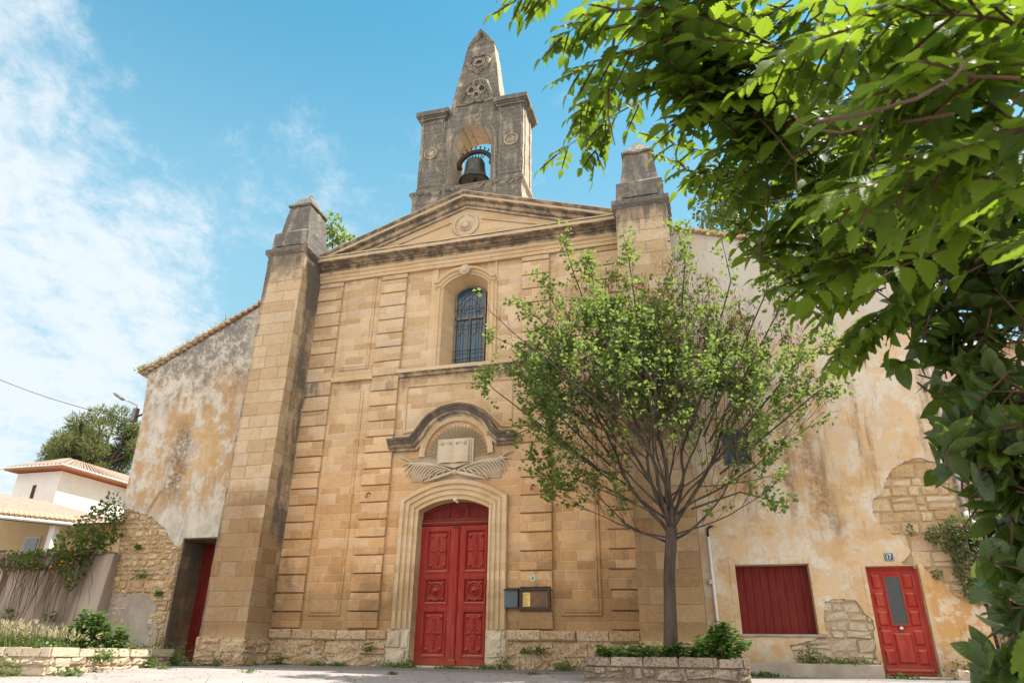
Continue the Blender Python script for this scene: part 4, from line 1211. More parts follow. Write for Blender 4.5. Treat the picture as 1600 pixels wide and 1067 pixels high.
mb.build('verge_tiles', M['tile'], wingR)

pl = MB().box(10.16, 10.34, -.045, -.018, 2.31, 2.47, .006).build('number_plate', M['plate'])
tag(pl, 'small dark blue enamel plate reading 17 above the red front door', 'house number')
mb = MB().molding([(10.17, 2.32), (10.33, 2.32), (10.33, 2.46), (10.17, 2.46)], [(0, -.044), (0, -.05), (.004, -.05), (.004, -.044)], closed=True); mb.build('plate_border', M['enamel'], pl)
text('numeral', '17', 10.25, -.049, 2.39, .1, M['enamel'], pl, .085, .105)

# ledge in front of the right wing
tag(MB().box(6.3, 9.62, -.62, .0, -.2, .245, .02).build('kerb_ledge', M['concrete']), 'long low rendered ledge along the foot of the right wing left of the front door', 'ledge')

for o in list(C.objects):
    nm = o.name.split('.')[0]
    if o.type != 'MESH': continue
    if nm in ('buttress',): weather(o, .016, .35)
    elif nm in ('buttress_cap', 'pinnacle'): weather(o, .026, .16, 3.2)
    elif nm in ('bell_gable', 'gable_ledge', 'gable_pier', 'pier_panel', 'pier_cap', 'obelisk', 'obelisk_tip'): weather(o, .018, .22, 2.6)
    elif nm in ('cornice', 'raking_cornice', 'architrave', 'hood_cornice', 'hood_moulding', 'window_sill', 'string_course', 'plinth_cap'): weather(o, .010, .3, 2.4)
    elif nm in ('rusticated_strip', 'wall_panel', 'door_surround', 'tree_planter', 'kerb_ledge'): weather(o, .006, .3, 3.0)

# bell, hanging in the gable
bell = thing('bell', (.0, .55, 14.86), 'dark bronze church bell hanging in the arched opening of the gable', 'bell')
prof = [(0, 0.04), (.44, .02), (.53, .0), (.54, .04), (.50, .10), (.42, .22), (.37, .40), (.345, .62), (.33, .80), (.29, .88), (.18, .93), (0, .95)]
MB().lathe(prof, .0, .55, 28, 14.86).build('bell_body', M['bronze'], bell, True)
mb = MB()
mb.tube([(.62 * math.cos(a), .55, 15.58 + .62 * math.sin(a) - .02) for a in [math.radians(8 + 164 * i / 16) for i in range(17)]], [.085] * 17, 8)
mb.tube([(-.70, .55, 15.62), (-.50, .55, 15.56)], .07, 8); mb.tube([(.5, .55, 15.6), (.72, .55, 15.66)], .07, 8)
for i in range(7):
    a = math.radians(48 + 14 * i)
    mb.tube([(.30 * math.cos(a), .55, 15.76 + .05), (.70 * math.cos(a), .53, 15.58 + .76 * math.sin(a))], .018, 5)
    mb.dome(.70 * math.cos(a), 15.60 + .76 * math.sin(a), .53, .03, .04, .04, 8, 2)
mb.build('bell_yoke', M['iron'], bell)
MB().tube([(.0, .55, 15.6), (.02, .55, 14.8)], [.03, .06], 8).build('clapper', M['iron'], bell)

# small things on the front
lb = thing('letter_box', (1.67, -.05, 1.55), 'blue-grey metal letter box on the wall right of the main door', 'letter box')
MB().box(1.50, 1.84, -.13, .05, 1.37, 1.77, .01).build('box_body', M['slate'], lb)
mb = MB(); mb.add([(1.48, -.17, 1.765), (1.86, -.17, 1.765), (1.86, .05, 1.81), (1.48, .05, 1.81), (1.48, -.17, 1.785), (1.86, -.17, 1.785), (1.86, .05, 1.84), (1.48, .05, 1.84)], [(0, 3, 2, 1), (4, 5, 6, 7), (0, 1, 5, 4), (1, 2, 6, 5), (3, 0, 4, 7)]); mb.build('box_lid', M['iron'], lb)
nb = thing('notice_board', (2.27, -.05, 1.57), 'dark framed glazed notice board with one yellow sheet pinned at its left', 'notice board')
MB().box(1.90, 2.63, -.06, -.036, 1.35, 1.80).build('board', M['cork'], nb)
MB().molding([(1.92, 1.37), (2.61, 1.37), (2.61, 1.78), (1.92, 1.78)], [(.015, -.055), (.015, -.115), (-.045, -.115), (-.045, -.035), (.0, -.035)], closed=True).build('frame', M['iron'], nb)
mb = MB(); mb.box(1.89, 2.64, -.13, -.03, 1.83, 1.85); mb.build('weather_strip', M['iron'], nb)
pp = MB().box(1.95, 2.14, -.066, -.061, 1.40, 1.72).build('notice', M['paper'], nb)
mb = MB(); r_ = random.Random(2)
for i in range(11): mb.box(1.965, 1.965 + r_.uniform(.08, .16), -.0675, -.0665, 1.68 - .026 * i, 1.688 - .026 * i)
mb.build('printed_lines', M['ink'], pp)
fl = thing('mosaic_flower', (2.20, -.04, 2.05), 'tiny blue and yellow tile mosaic flower stuck on the wall above the notice board', 'mosaic')
for k in range(8):
    q = math.radians(20 + 45 * k); MB().dome(2.20 + .057 * math.cos(q), 2.05 + .057 * math.sin(q), -.04, .030, .027, .01, 6, 1).build('petal', M['ceryel'] if k % 2 else M['blue'], fl)
MB().dome(2.20, 2.05, -.04, .022, .022, .014, 8, 2).build('red_centre', M['cerred'], fl)
for x_, z_, lab in ((-2.50, 4.30, 'rusty iron hook with red cup on the wall left of the door arch'), (2.20, 4.30, 'rusty iron hook with red cup on the wall right of the door arch')):
    mb = MB(); mb.tube([(x_ + .05, .06, z_ + .05), (x_ + .02, -.12, z_ + .05), (x_ - .02, -.14, z_ - .0)], .018, 6)
    hk = mb.build('wall_hook', M['iron'])
    tag(hk, lab, 'hook', 'iron hooks beside the door arch')
    MB().lathe([(0, 0), (.03, 0), (.035, .07), (.0, .07)], x_ - .02, -.14, 8, z_ - .09).build('hook_cup', M['cerred'], hk)

# drain pipes
dp = thing('drain_pipe', (6.46, -.1, .3), 'white drain pipe on the right wing between the buttress and the boarded window', 'pipe')
MB().tube([(6.50, -.10, .25), (6.47, -.10, 2.92)], .035, 10).build('pipe', M['white'], dp, True)
MB().tube([(6.47, -.10, 2.90), (6.47, -.10, 3.08), (6.54, -.06, 3.16), (6.62, .02, 3.17)], .028, 8).build('spout', M['iron'], dp, True)
MB().box(6.38, 6.50, -.14, -.0, 1.86, 1.96, .01).build('pipe_clip', M['plasterR'], dp)
dp = thing('down_pipe', (11.95, -.05, 3), 'grey down pipe with white elbow at the outer corner of the right wing', 'pipe')
MB().tube([(11.86, -.06, 9.5), (11.90, -.06, 7.0), (11.95, -.06, 5.6), (11.95, -.06, 3.25)], .05, 10).build('pipe', M['greypipe'], dp, True)
MB().tube([(11.95, -.06, 3.30), (11.96, -.06, 3.08), (12.10, -.02, 3.02), (12.22, .05, 3.02)], .075, 10).build('elbow', M['white'], dp, True)

# street lamp and cable at the left corner
lp = thing('street_lamp', (-11.3, .1, 7.3), 'small grey street lamp on a bent arm at the left corner of the church', 'street lamp')
MB().tube([(-11.0, .15, 7.45), (-11.50, .15, 7.28), (-11.55, .15, 7.20)], .035, 6).build('bracket', M['iron'], lp)
MB().box(-11.58, -11.42, .08, .24, 7.16, 7.62, .02).build('control_box', M['lead'], lp)
MB().tube([(-11.45, .15, 7.55), (-11.50, .15, 7.72), (-12.05, .1, 7.98)], .025, 6).build('arm', M['greypipe'], lp)
mb = MB(); mb.tube([(-12.0, .1, 7.95), (-12.15, .1, 8.0), (-12.45, .08, 8.18), (-12.55, .08, 8.24)], [.03, .055, .05, .015], 8); mb.build('lamp_head', M['lead'], lp, True)
cb = MB(); A_, B_ = Vector((-11.6, .2, 7.25)), Vector((-24.0, .3, 11.9))
cb.tube([tuple(A_.lerp(B_, t) + Vector((0, 0, -.42 * 4 * t * (1 - t)))) for t in [i / 24 for i in range(25)]], .014, 4)
tag(cb.build('overhead_cable', M['iron']), 'thin dark overhead cable sagging across the sky to the street lamp', 'cable')

# ------------------------------------------------------------------ walls, houses and planters round about
def path_wall(name, pts, z_bot, z_top, thick, mat, core_mat, hs, ws, label, cat, seed=1, proud=.04, capmat=None, cap_h=0.0, ends=True):
    """free-standing stone wall along an (x, y) path; stones face to the right of travel"""
    t_ = thing(name, (pts[0][0], pts[0][1], 0), label, cat)
    core = MB(); st = MB(); cp = MB()
    for i, (a, c) in enumerate(zip(pts, pts[1:])):
        A, B = Vector(a), Vector(c); d = (B - A); L = d.length; d.normalize(); nrm = Vector((d.y, -d.x))
        A2, B2 = A + d * .009 * (i > 0), B - d * .009; e_ = .003 * i; q = [A2 - nrm * e_, B2 - nrm * e_, B2 - nrm * thick, A2 - nrm * thick]
        core.add([(p.x, p.y, z_bot) for p in q] + [(p.x, p.y, z_top - .02 - .004 * i) for p in q], [(0, 1, 5, 4), (1, 2, 6, 5), (2, 3, 7, 6), (3, 0, 4, 7), (4, 5, 6, 7)])
        xf = lambda s, o, z, A=A, d=d, nrm=nrm: (A.x + d.x * s + nrm.x * o, A.y + d.y * s + nrm.y * o, z)
        stones(st, 0, L, z_bot, z_top - cap_h, hs, ws, proud=proud, gap=.004, seed=seed + i, xf=xf, rough_=.022, irr=.19)
        if cap_h:
            x_ = 0; r_ = random.Random(seed + 50 + i)
            while x_ < L - .05:
                w_ = min(r_.uniform(.35, .8), L - x_); o_ = r_.uniform(.02, .07); k = len(cp.v); h_ = r_.uniform(-.015, .015)
                for zz in (z_top - cap_h, z_top + h_):
                    e = 0 if zz < z_top - .03 else .02
                    for s, o in ((x_ + .006 + e, o_ - e), (x_ + w_ - .006 - e, o_ - e), (x_ + w_ - .006 - e, -thick - .02), (x_ + .006 + e, -thick - .02)):
                        cp.v.append(xf(s, o + r_.uniform(-.006, .006), zz))
                cp.f += [tuple(k + q_ for q_ in f_) for f_ in ((3, 2, 1, 0), (4, 5, 6, 7), (0, 1, 5, 4), (1, 2, 6, 5), (2, 3, 7, 6), (3, 0, 4, 7))]
                x_ += w_
    core.build('wall_core', core_mat, t_)
    st.build('wall_stones', mat, t_)
    if cap_h: cp.build('cap_stones', capmat or mat, t_)
    return t_


# retaining wall of the upper terrace
rw = thing('retaining_wall', (-16, 0, 0), 'tall streaked grey-brown rendered retaining wall running left from the church corner', 'wall')
mb = MB()
xs = [-30, -26, -22, -19, -17, -15.5, -14, -12.6, -11.6, -10.55]
for i, x_ in enumerate(xs):
    j_ = .05 * math.sin(x_ * 2.1)
    mb.v += [(x_, -.55 + j_, -.3), (x_ , -.25 + j_, 2.9 + .03 * math.sin(x_ * 3)), (x_, .30, 2.92), (x_, .30, -.3)]
for i in range(len(xs) - 1):
    for j in range(4):
        jj = (j + 1) % 4; mb.f.append((i * 4 + j, (i + 1) * 4 + j, (i + 1) * 4 + jj, i * 4 + jj))
mb.f.append((36, 37, 38, 39))
mb.build('wall_body', M['retain'], rw)
MB().box(-30, -10.9, -.34, .34, 2.88, 2.99, .02).build('wall_coping', M['concrete'], rw)
MB().frus((-15.4, -14.2, -1.0, .2, -.3), (-15.2, -14.4, -.35, .2, 2.6)).build('wall_pier', M['retain'], rw)

path_wall('planter_wall', [(-13.5, -6.9), (-6.62, -5.15), (-6.78, -2.2), (-6.85, -1.35), (-8.2, -1.25)], -.35, .335, .30, M['pale_rubble'], M['mortar'], (.13, .24), (.22, .55),
          'low rough pale stone planter wall at the left with weeds growing along its top', 'planter', seed=60, proud=.05, capmat=M['pale_rubble'], cap_h=.16)
mb = MB(); mb.add([(-13.4, -6.6, .25), (-6.9, -4.95, .25), (-7.0, -1.5, .25), (-8.2, -1.2, .25), (-10.4, -.6, .25), (-13.4, -.6, .25)], [(0, 1, 2, 3, 4, 5)])
tag(mb.build('planter_soil', M['soil']), kind='structure')

M['greymortar'] = simple('dark_mortar', (.22, .165, .115), (.15, .11, .08), 5, .95, .8, dist=.03)
pw = path_wall('tree_planter', [(4.02, -1.7), (4.02, -3.2), (6.96, -3.2), (6.96, -1.7), (4.02, -1.7)], -.22, .325, .26, M['grey_rubble'], M['greymortar'], (.13, .2), (.22, .55),
               'rectangular grey stone planter holding the tree and leafy green plants', 'planter', seed=80, proud=.045, capmat=M['grey_rubble'], cap_h=.15)
MB().box(4.25, 6.75, -3.0, -1.9, .0, .28).build('soil', M['soil'], pw)

# white house behind
wh = thing('white_house', (-26, 12, 2.9), 'white rendered house with low hipped tile roof beyond the retaining wall', 'house')
MB().box(-28.35, -25.43, 10, 17.5, 2.8, 8.62).build('walls', M['house'], wh)
mb = MB(); mb.box(-28.85, -25.0, 9.55, 18.0, 8.72, 8.80); mb.build('eaves', M['tile'], wh)
mb = MB(); mb.frus((-28.6, -25.2, 9.8, 17.8, 8.665), (-28.8, -25.05, 9.6, 17.95, 8.73)); mb.build('eave_band', M['gutter'], wh)
mb = MB(); mb.add([(-28.95, 9.45, 8.80), (-24.9, 9.45, 8.80), (-24.9, 18.1, 8.80), (-28.95, 18.1, 8.80), (-26.9, 11.6, 9.75), (-26.9, 16.0, 9.75)], [(0, 1, 4), (1, 2, 5, 4), (2, 3, 5), (3, 0, 4, 5)]); mb.build('roof', M['paleroof'], wh)
mb = MB()
for i in range(15): x_ = -28.7 + .265 * i; mb.tube([(x_, 9.40, 8.83), (-26.9 + (x_ + 26.9) * (.12 if abs(x_ + 26.9) > .4 else 1), 11.3, 9.66)], .05, 5)
for i in range(30): y_ = 9.7 + .275 * i; mb.tube([(-24.86, y_, 8.83), (-26.7, 11.7 + (y_ - 9.7) * .52, 9.68)], .05, 5)
mb.build('roof_tiles', M['paleroof'], wh)
MB().tube([(-29.0, 9.42, 8.80), (-24.88, 9.42, 8.80), (-24.88, 18.1, 8.80)], .055, 6).build('gutter', M['house'], wh)
wn = MB().box(-27.05, -26.85, 9.96, 10.05, 7.2, 7.95).build('window', M['cork'], wh); MB().box(-27.02, -26.88, 9.94, 9.97, 7.25, 7.9).build('pane', M['darkin'], wn)
tag(MB().tube([(-28.0, 10.5, 8.9), (-27.85, 10.5, 10.3)], [.025, .018], 5).box(-27.88, -27.80, 10.46, 10.54, 10.24, 10.36).build('aerial', M['lead']), 'thin metal aerial rod standing on the white house roof', 'aerial')

# yellow house with a tiled porch
yh = thing('yellow_house', (-22, 9, 2.9), 'low yellow house with a tiled porch on square posts behind the retaining wall', 'house')
MB().box(-30, -20.9, 7.6, 14, 2.8, 5.75).build('walls', M['yellow'], yh)
MB().box(-20.9, -16.2, 9.2, 16, 2.8, 5.9).build('rear_walls', M['yellow'], yh)
mb = MB(); k = 0
mb.add([(-32, 1.5, 6.1), (-19.72, 6.0, 5.15), (-19.6, 8.6, 5.25), (-24, 9.6, 6.9), (-32, 9.6, 7.6), (-32, 3.4, 6.9)], [])
mb.v = []; mb.f = []
mb.add([(-22.6, .9, 5.02), (-19.6, 6.2, 5.12), (-20.2, 9.3, 5.75), (-25.5, 9.6, 7.0), (-27.5, 1.5, 6.9)], [(0, 1, 2, 3, 4)])
mb.add([(-22.6, .9, 4.90), (-19.6, 6.2, 5.0), (-20.2, 9.3, 5.63), (-25.5, 9.6, 6.88), (-27.5, 1.5, 6.78)], [(4, 3, 2, 1, 0)])
mb.build('porch_roof', M['paleroof'], yh)
mb = MB()
A_, B_ = Vector((-22.58, .9, 5.0)), Vector((-19.58, 6.2, 5.1))
mb.tube([tuple(A_), tuple(B_)], .07, 8); mb.build('gutter', M['house'], yh)
mb = MB()
for i in range(34):
    p = A_.lerp(B_, i / 33); mb.tube([(p.x + .03, p.y - .02, p.z + .12), (p.x - .6, p.y + .3, p.z + .38)], [.085, .08], 6)
mb.build('eave_tiles', M['tile'], yh)
for x_, y_ in ((-22.3, 1.7), (-20.15, 5.9)):
    MB().box(x_ - .14, x_ + .14, y_ - .14, y_ + .14, 2.85, 5.02, .02).build('porch_post', M['house'], yh)
mb = MB(); mb.add([(-21.2, 8.8, 5.80), (-15.9, 8.8, 5.72), (-15.9, 16, 5.8), (-18, 13, 6.9), (-21, 13, 6.9)], [(0, 1, 3, 4), (1, 2, 3)]); mb.box(-21.0, -15.9, 8.78, 8.9, 5.62, 5.74); mb.build('rear_roof', M['paleroof'], yh)
for x_ in (-18.6,):
    wn = MB().box(x_ - .5, x_ + .5, 9.14, 9.22, 3.7, 4.9).build('window', M['house'], yh); MB().box(x_ - .42, x_ + .42, 9.11, 9.15, 3.78, 4.82).build('shutter', M['paper'], wn)
wn = MB().box(-23.6, -22.7, 7.54, 7.62, 3.4, 4.9).build('window', M['house'], yh); MB().box(-23.5, -22.8, 7.51, 7.55, 3.5, 4.8).build('pane', M['glassdark'], wn)

# right background: terrace wall, canopy, bamboo fence, peach house
path_wall('terrace_wall', [(11.95, 2.2), (26, 1.2)], -.3, 4.9, .5, M['grey_rubble'], M['mortar'], (.2, .4), (.3, .8), 'rough stone terrace wall standing behind the right wing of the church', 'wall', seed=90)
ph = thing('peach_house', (17, 6, 4.5), 'peach coloured house wall glimpsed through the leaves at the right', 'house')
MB().box(13.3, 24, 5.0, 12, 2, 9.0).build('walls', M['peach'], ph)
mb = MB(); mb.add([(13.0, 4.6, 9.0), (24.3, 4.6, 9.0), (24.3, 12.3, 9.0), (13.0, 12.3, 9.0), (15, 8.5, 10.6), (22, 8.5, 10.6)], [(0, 1, 5, 4), (1, 2, 5), (2, 3, 4, 5), (3, 0, 4), (3, 2, 1, 0)]); mb.build('roof', M['tile'], ph)
wn = MB().box(16.0, 17.0, 4.95, 5.02, 5.6, 7.0).build('window', M['lead'], ph); MB().box(16.06, 16.94, 4.92, 4.96, 5.66, 6.94).build('pane', M['glassdark'], wn)
cn = thing('canopy', (13, .8, 2.3), 'dark lean-to canopy with thin metal bars beyond the right corner', 'canopy')
mb = MB(); mb.add([(12.1, .2, 2.95), (17, .0, 2.95), (17, 2.2, 3.2), (12.1, 2.2, 3.2), (12.1, .2, 3.03), (17, .0, 3.03), (17, 2.2, 3.28), (12.1, 2.2, 3.28)], [(3, 2, 1, 0), (4, 5, 6, 7), (0, 1, 5, 4), (1, 2, 6, 5), (2, 3, 7, 6), (3, 0, 4, 7)]); mb.build('canopy_roof', M['iron'], cn)
MB().box(12.15, 17, 1.7, 1.78, 1.9, 3.1).build('back_panel', M['darkin'], cn)
for i in range(8): MB().tube([(12.3 + .42 * i, .25, 1.9), (12.3 + .42 * i, .25, 2.97)], .016, 5).build('metal_bar', M['lead'], cn)
for x_ in (12.2, 16.8): MB().tube([(x_, .3, -.1), (x_, .3, 2.95)], .04, 6).build('post', M['iron'], cn)
bf = thing('bamboo_fence', (13, .1, 0), 'brown bamboo cane fence beyond the right corner of the house', 'fence')
mb = MB(); r_ = random.Random(4)
for i in range(90):
    x_ = 12.0 + i * .055; mb.tube([(x_ + r_.uniform(-.01, .01), .1 + r_.uniform(-.02, .02), .32), (x_ + r_.uniform(-.03, .03), .1, 2.0 + r_.uniform(-.06, .06))], .022, 5)
mb.build('canes', M['bamboo'], bf)
MB().box(11.95, 17, .12, .16, .6, .66).box(11.95, 17, .12, .16, 1.6, 1.66).build('fence_rail', M['iron'], bf)
MB().box(11.9, 17, .0, .3, -.2, .34, .02).build('fence_base', M['concrete'], bf)
path_wall('low_wall', [(10.92, -.42), (10.92, -.62), (14.5, -1.3)], -.25, .16, .4, M['pale_rubble'], M['mortar'], (.16, .24), (.22, .4), 'low broken stone edging right of the front door step', 'wall', seed=95)

# ------------------------------------------------------------------ foliage
nr = np.random.default_rng(11)


class Leaves:
    """many leaves joined in one mesh; template = (verts, faces) with the stalk at the origin, length along +Y, face +Z"""
    def __init__(self): self.V = []; self.F = []; self.T = []; self.n = 0

    def add(self, tpl, pos, fwd, up, scale):
        pos, fwd, up = np.asarray(pos, float), np.asarray(fwd, float), np.asarray(up, float)
        scale = np.broadcast_to(np.asarray(scale, float), (len(pos),))
        y = fwd / (np.linalg.norm(fwd, axis=1, keepdims=True) + 1e-9)
        x = np.cross(y, up); x /= (np.linalg.norm(x, axis=1, keepdims=True) + 1e-9)
        z = np.cross(x, y)
        tv, tf = tpl
        V = pos[:, None, :] + scale[:, None, None] * (tv[None, :, 0:1] * x[:, None] + tv[None, :, 1:2] * y[:, None] + tv[None, :, 2:3] * z[:, None])
        k, n = V.shape[0], V.shape[1]
        self.V.append(V.reshape(-1, 3)); self.T.append(np.tile(tv, (k, 1)))
        for f in tf:
            self.F.append((np.asarray(f)[None, :] + (np.arange(k) * n)[:, None] + self.n))
        self.n += k * n

    def build(self, name, mat, parent=None, smooth=True):
        V = np.concatenate(self.V)
        loops = np.concatenate([a.reshape(-1) for a in self.F]); tot = np.concatenate([np.full(len(a), a.shape[1]) for a in self.F])
        me = bpy.data.meshes.new(name)
        me.vertices.add(len(V)); me.vertices.foreach_set('co', V.reshape(-1))
        me.loops.add(len(loops)); me.loops.foreach_set('vertex_index', loops.astype(np.int32))
        me.polygons.add(len(tot)); me.polygons.foreach_set('loop_start', np.concatenate([[0], np.cumsum(tot)[:-1]]).astype(np.int32))
        me.polygons.foreach_set('loop_total', tot.astype(np.int32))
        if smooth: me.polygons.foreach_set('use_smooth', np.ones(len(tot), bool))
        me.materials.append(mat); me.update(calc_edges=True)
        me.attributes.new('leaf_co', 'FLOAT_VECTOR', 'POINT').data.foreach_set('vector', np.concatenate(self.T).reshape(-1))
        me.validate()
        o = bpy.data.objects.new(name, me); C.objects.link(o); attach(o, parent)
        return o


def unit(v): return v / (np.linalg.norm(v, axis=-1, keepdims=True) + 1e-9)


def small_leaf(w=.8, fold=.12):
    v = np.array([(0, 0, 0), (w * .42, .28, fold), (w * .5, .6, fold), (0, 1, 0), (-w * .5, .6, fold), (-w * .42, .28, fold), (0, .5, 0)], float)
    return v, [(0, 1, 2, 6), (6, 2, 3), (0, 6, 4, 5), (6, 3, 4)]


def blade(w=.05, bend=.3):
    v = np.array([(-w, 0, 0), (w, 0, 0), (w * .8, .5, bend * .25), (-w * .8, .5, bend * .25), (0, 1, bend)], float)
    return v, [(0, 1, 2, 3), (3, 2, 4)]


def oval_leaf(w=.42, n=6, curl=.14, fold=.10, serr=0.0, tip=1.0):
    """detailed leaf: midrib plus two halves, optional saw-toothed edge"""
    V = []; F = []
    for i in range(n + 1):
        t = i / n
        hw = w * .5 * math.sin(math.pi * t ** (.75 if serr else .9)) ** .8 * (1 - .25 * t * (1 if serr else 0)) if 0 < t < 1 else 0.0
        y = t; zc = -curl * t * t
        V.append((0, y, zc))
        e = serr * (1 if i % 2 else -.6) if 0 < i < n else 0
        V.append((hw * (1 + e), y + (.04 if serr and i % 2 else 0), zc + fold * hw * 2 - .02 * t)); V.append((-hw * (1 + e), y + (.04 if serr and i % 2 else 0), zc + fold * hw * 2 - .02 * t))
    for i in range(n):
        a, c = i * 3, i * 3 + 3
        F.append((a, a + 1, c + 1, c)); F.append((a, c, c + 2, a + 2))
    return np.array(V, float), F


SL = small_leaf(); OV = oval_leaf(.50, 7, .16, .12); SER = oval_leaf(.60, 14, .22, .16, .14)


def bushel(pos, rad, k, tpl, size, L, up=.6, flat=1.0, seed=0, shell=.35):
    """k leaves in an ellipsoid, facing outward and up"""
    r_ = np.random.default_rng(seed)
    d = unit(r_.normal(size=(k, 3))); q = r_.uniform(shell, 1, size=(k, 1)) ** .5
    p = np.asarray(pos) + d * q * np.asarray(rad)
    fwd = unit(d + r_.normal(size=(k, 3)) * .6 + np.array([0, 0, -.1]))
    upv = unit(d * .5 + np.array([0, 0, up]) + r_.normal(size=(k, 3)) * .45)
    L.add(tpl, p, fwd, upv, size * r_.uniform(.65, 1.25, size=k))


# ---- the tree in the planter: a trunk, fans of straight limbs, small round leaves, hanging dry pods
tree = thing('judas_tree', (5.6, -2.6, .3), 'round-leaved young tree with fanned thin branches and reddish dry pods in the stone planter', 'tree')
tr_ = random.Random(3)
wood = MB(); leafP = []; leafD = []; podP = []
wood.tube([(5.58, -2.6, .2), (5.61, -2.6, .75), (5.64, -2.6, 1.3), (5.67, -2.6, 1.85), (5.74, -2.6, 2.35), (5.79, -2.6, 2.75)], [.165, .135, .122, .116, .118, .115], 12)
ENVS = 1.0


def env(p):
    """crown envelope: wide fan, flattened front to back"""
    z = 3.0 + (p.z - 3.0) / (.45 + .55 * ENVS)
    zs = [(2.7, .5), (3.3, 2.3), (4.2, 3.1), (5.2, 3.6), (6.4, 4.0), (7.3, 3.6), (8.1, 2.9), (8.8, 2.0), (9.2, 1.0), (9.6, .3)]
    for (a, ra), (c, rc) in zip(zs, zs[1:]):
        if a <= z <= c:
            R = (ra + (rc - ra) * (z - a) / (c - a)) * ENVS
            ex = (p.x - (5.75 - .1 * max(0, z - 5)) ) / max(R, .01); ey = (p.y + 2.6) / max(R * .60, .01)
            return ex * ex + ey * ey < 1
    return False


def limb(p, d, L, r, lvl):
    n_ = max(3, int(L / .28)); pts = [p.copy()]; q = p.copy(); dd = d.copy()
    for i in range(n_):
        dd = (dd + Vector((tr_.gauss(0, .125), tr_.gauss(0, .125), tr_.gauss(.035, .08)))).normalized()
        q = q + dd * (L / n_)
        if lvl > 0 and not env(q) and i > 0: break
        if q.y > -.25: break
        pts.append(q.copy())
    k = len(pts)
    if k < 2: return
    rr = [max(.004, r * .52 * (1 - .8 * i / (n_))) for i in range(k)]
    wood.tube([tuple(a) for a in pts], rr, 7 if lvl == 0 else (5 if lvl == 1 else 4), cap=lvl < 1)
    for i in range(1, k):
        t = i / n_
        if lvl == 0 and t > .22:
            for _ in range(tr_.choice((1, 2))): child(pts[i], dd, L * tr_.uniform(.45, .75) * (1.1 - t * .4), rr[i] * .6, 1, (18, 42))
        elif lvl == 1 and t > .15:
            for _ in range(1 if tr_.random() < .66 else 0): child(pts[i], (pts[i] - pts[i - 1]).normalized(), L * tr_.uniform(.35, .6), max(.006, rr[i] * .55), 2, (20, 50))
        elif lvl >= 2:
            for _ in range(tr_.choice((2, 3, 3))): leafP.append(tuple(pts[i - 1].lerp(pts[i], tr_.random()))); leafD.append(tuple((pts[i] - pts[i - 1]).normalized()))
        if lvl == 1 and t > .3:
            leafP.append(tuple(pts[i])); leafD.append(tuple((pts[i] - pts[i - 1]).normalized()))
        if lvl in (1, 2) and pts[i].z > 5.2 and tr_.random() < (.55 if pts[i].x > 5.4 else .2): podP.append(tuple(pts[i]))


def child(p, d, L, r, lvl, ang):
    a = math.radians(tr_.uniform(*ang)); ax = d.orthogonal().normalized(); ax.rotate(__import__('mathutils').Quaternion(d, tr_.uniform(0, 2 * math.pi)))
    nd = d.copy(); nd.rotate(__import__('mathutils').Quaternion(ax, a)); nd = (nd + Vector((0, 0, .12))).normalized()
    limb(p, nd, L, r, lvl)


for (z0_, dx_, dy_, dz_, L, r) in ((2.45, -1.0, -.1, .55, 2.2, .055), (2.5, .95, .05, .62, 2.3, .055), (2.65, -.62, .2, .9, 4.6, .085), (2.7, .55, -.2, .95, 4.8, .085), (2.75, -.28, -.25, 1.2, 5.6, .08), (2.7, .10, .2, 1.25, 6.0, .085), (2.8, .36, .25, 1.15, 5.6, .075), (2.75, -.42, -.1, 1.1, 5.6, .075), (2.9, -.10, .05, 1.2, 5.9, .07),
                                   (2.9, -.95, .15, .75, 3.6, .055), (2.95, .98, -.1, .72, 3.5, .055), (3.05, -.85, -.25, .75, 4.0, .05), (3.1, .80, .25, .85, 4.2, .05), (3.1, -.2, -.6, .9, 3.8, .05), (3.15, .25, -.6, .85, 3.6, .05), (3.0, .05, .55, 1.0, 4.2, .05), (3.2, -.55, .3, 1.0, 4.8, .055), (3.2, .6, .05, 1.0, 4.8, .055), (2.6, 1.1, -.15, .20, 2.4, .035), (2.55, -1.1, .1, .28, 2.7, .035), (3.3, -.75, 0, .6, 3.4, .04), (3.4, .8, 0, .5, 3.0, .04)):
    t = (z0_ - 2.4) / 1.0; ENVS = tr_.uniform(.72, 1.10)
    limb(Vector((5.76 + .03 * t + .05 * dx_, -2.6 + .05 * dy_, z0_)), Vector((dx_, dy_, dz_)).normalized(), L, r, 0)
wood.tube([(5.79, -2.6, 2.7), (5.80, -2.58, 3.1), (5.77, -2.6, 3.5), (5.79, -2.6, 4.2)], [.10, .075, .055, .035], 8)
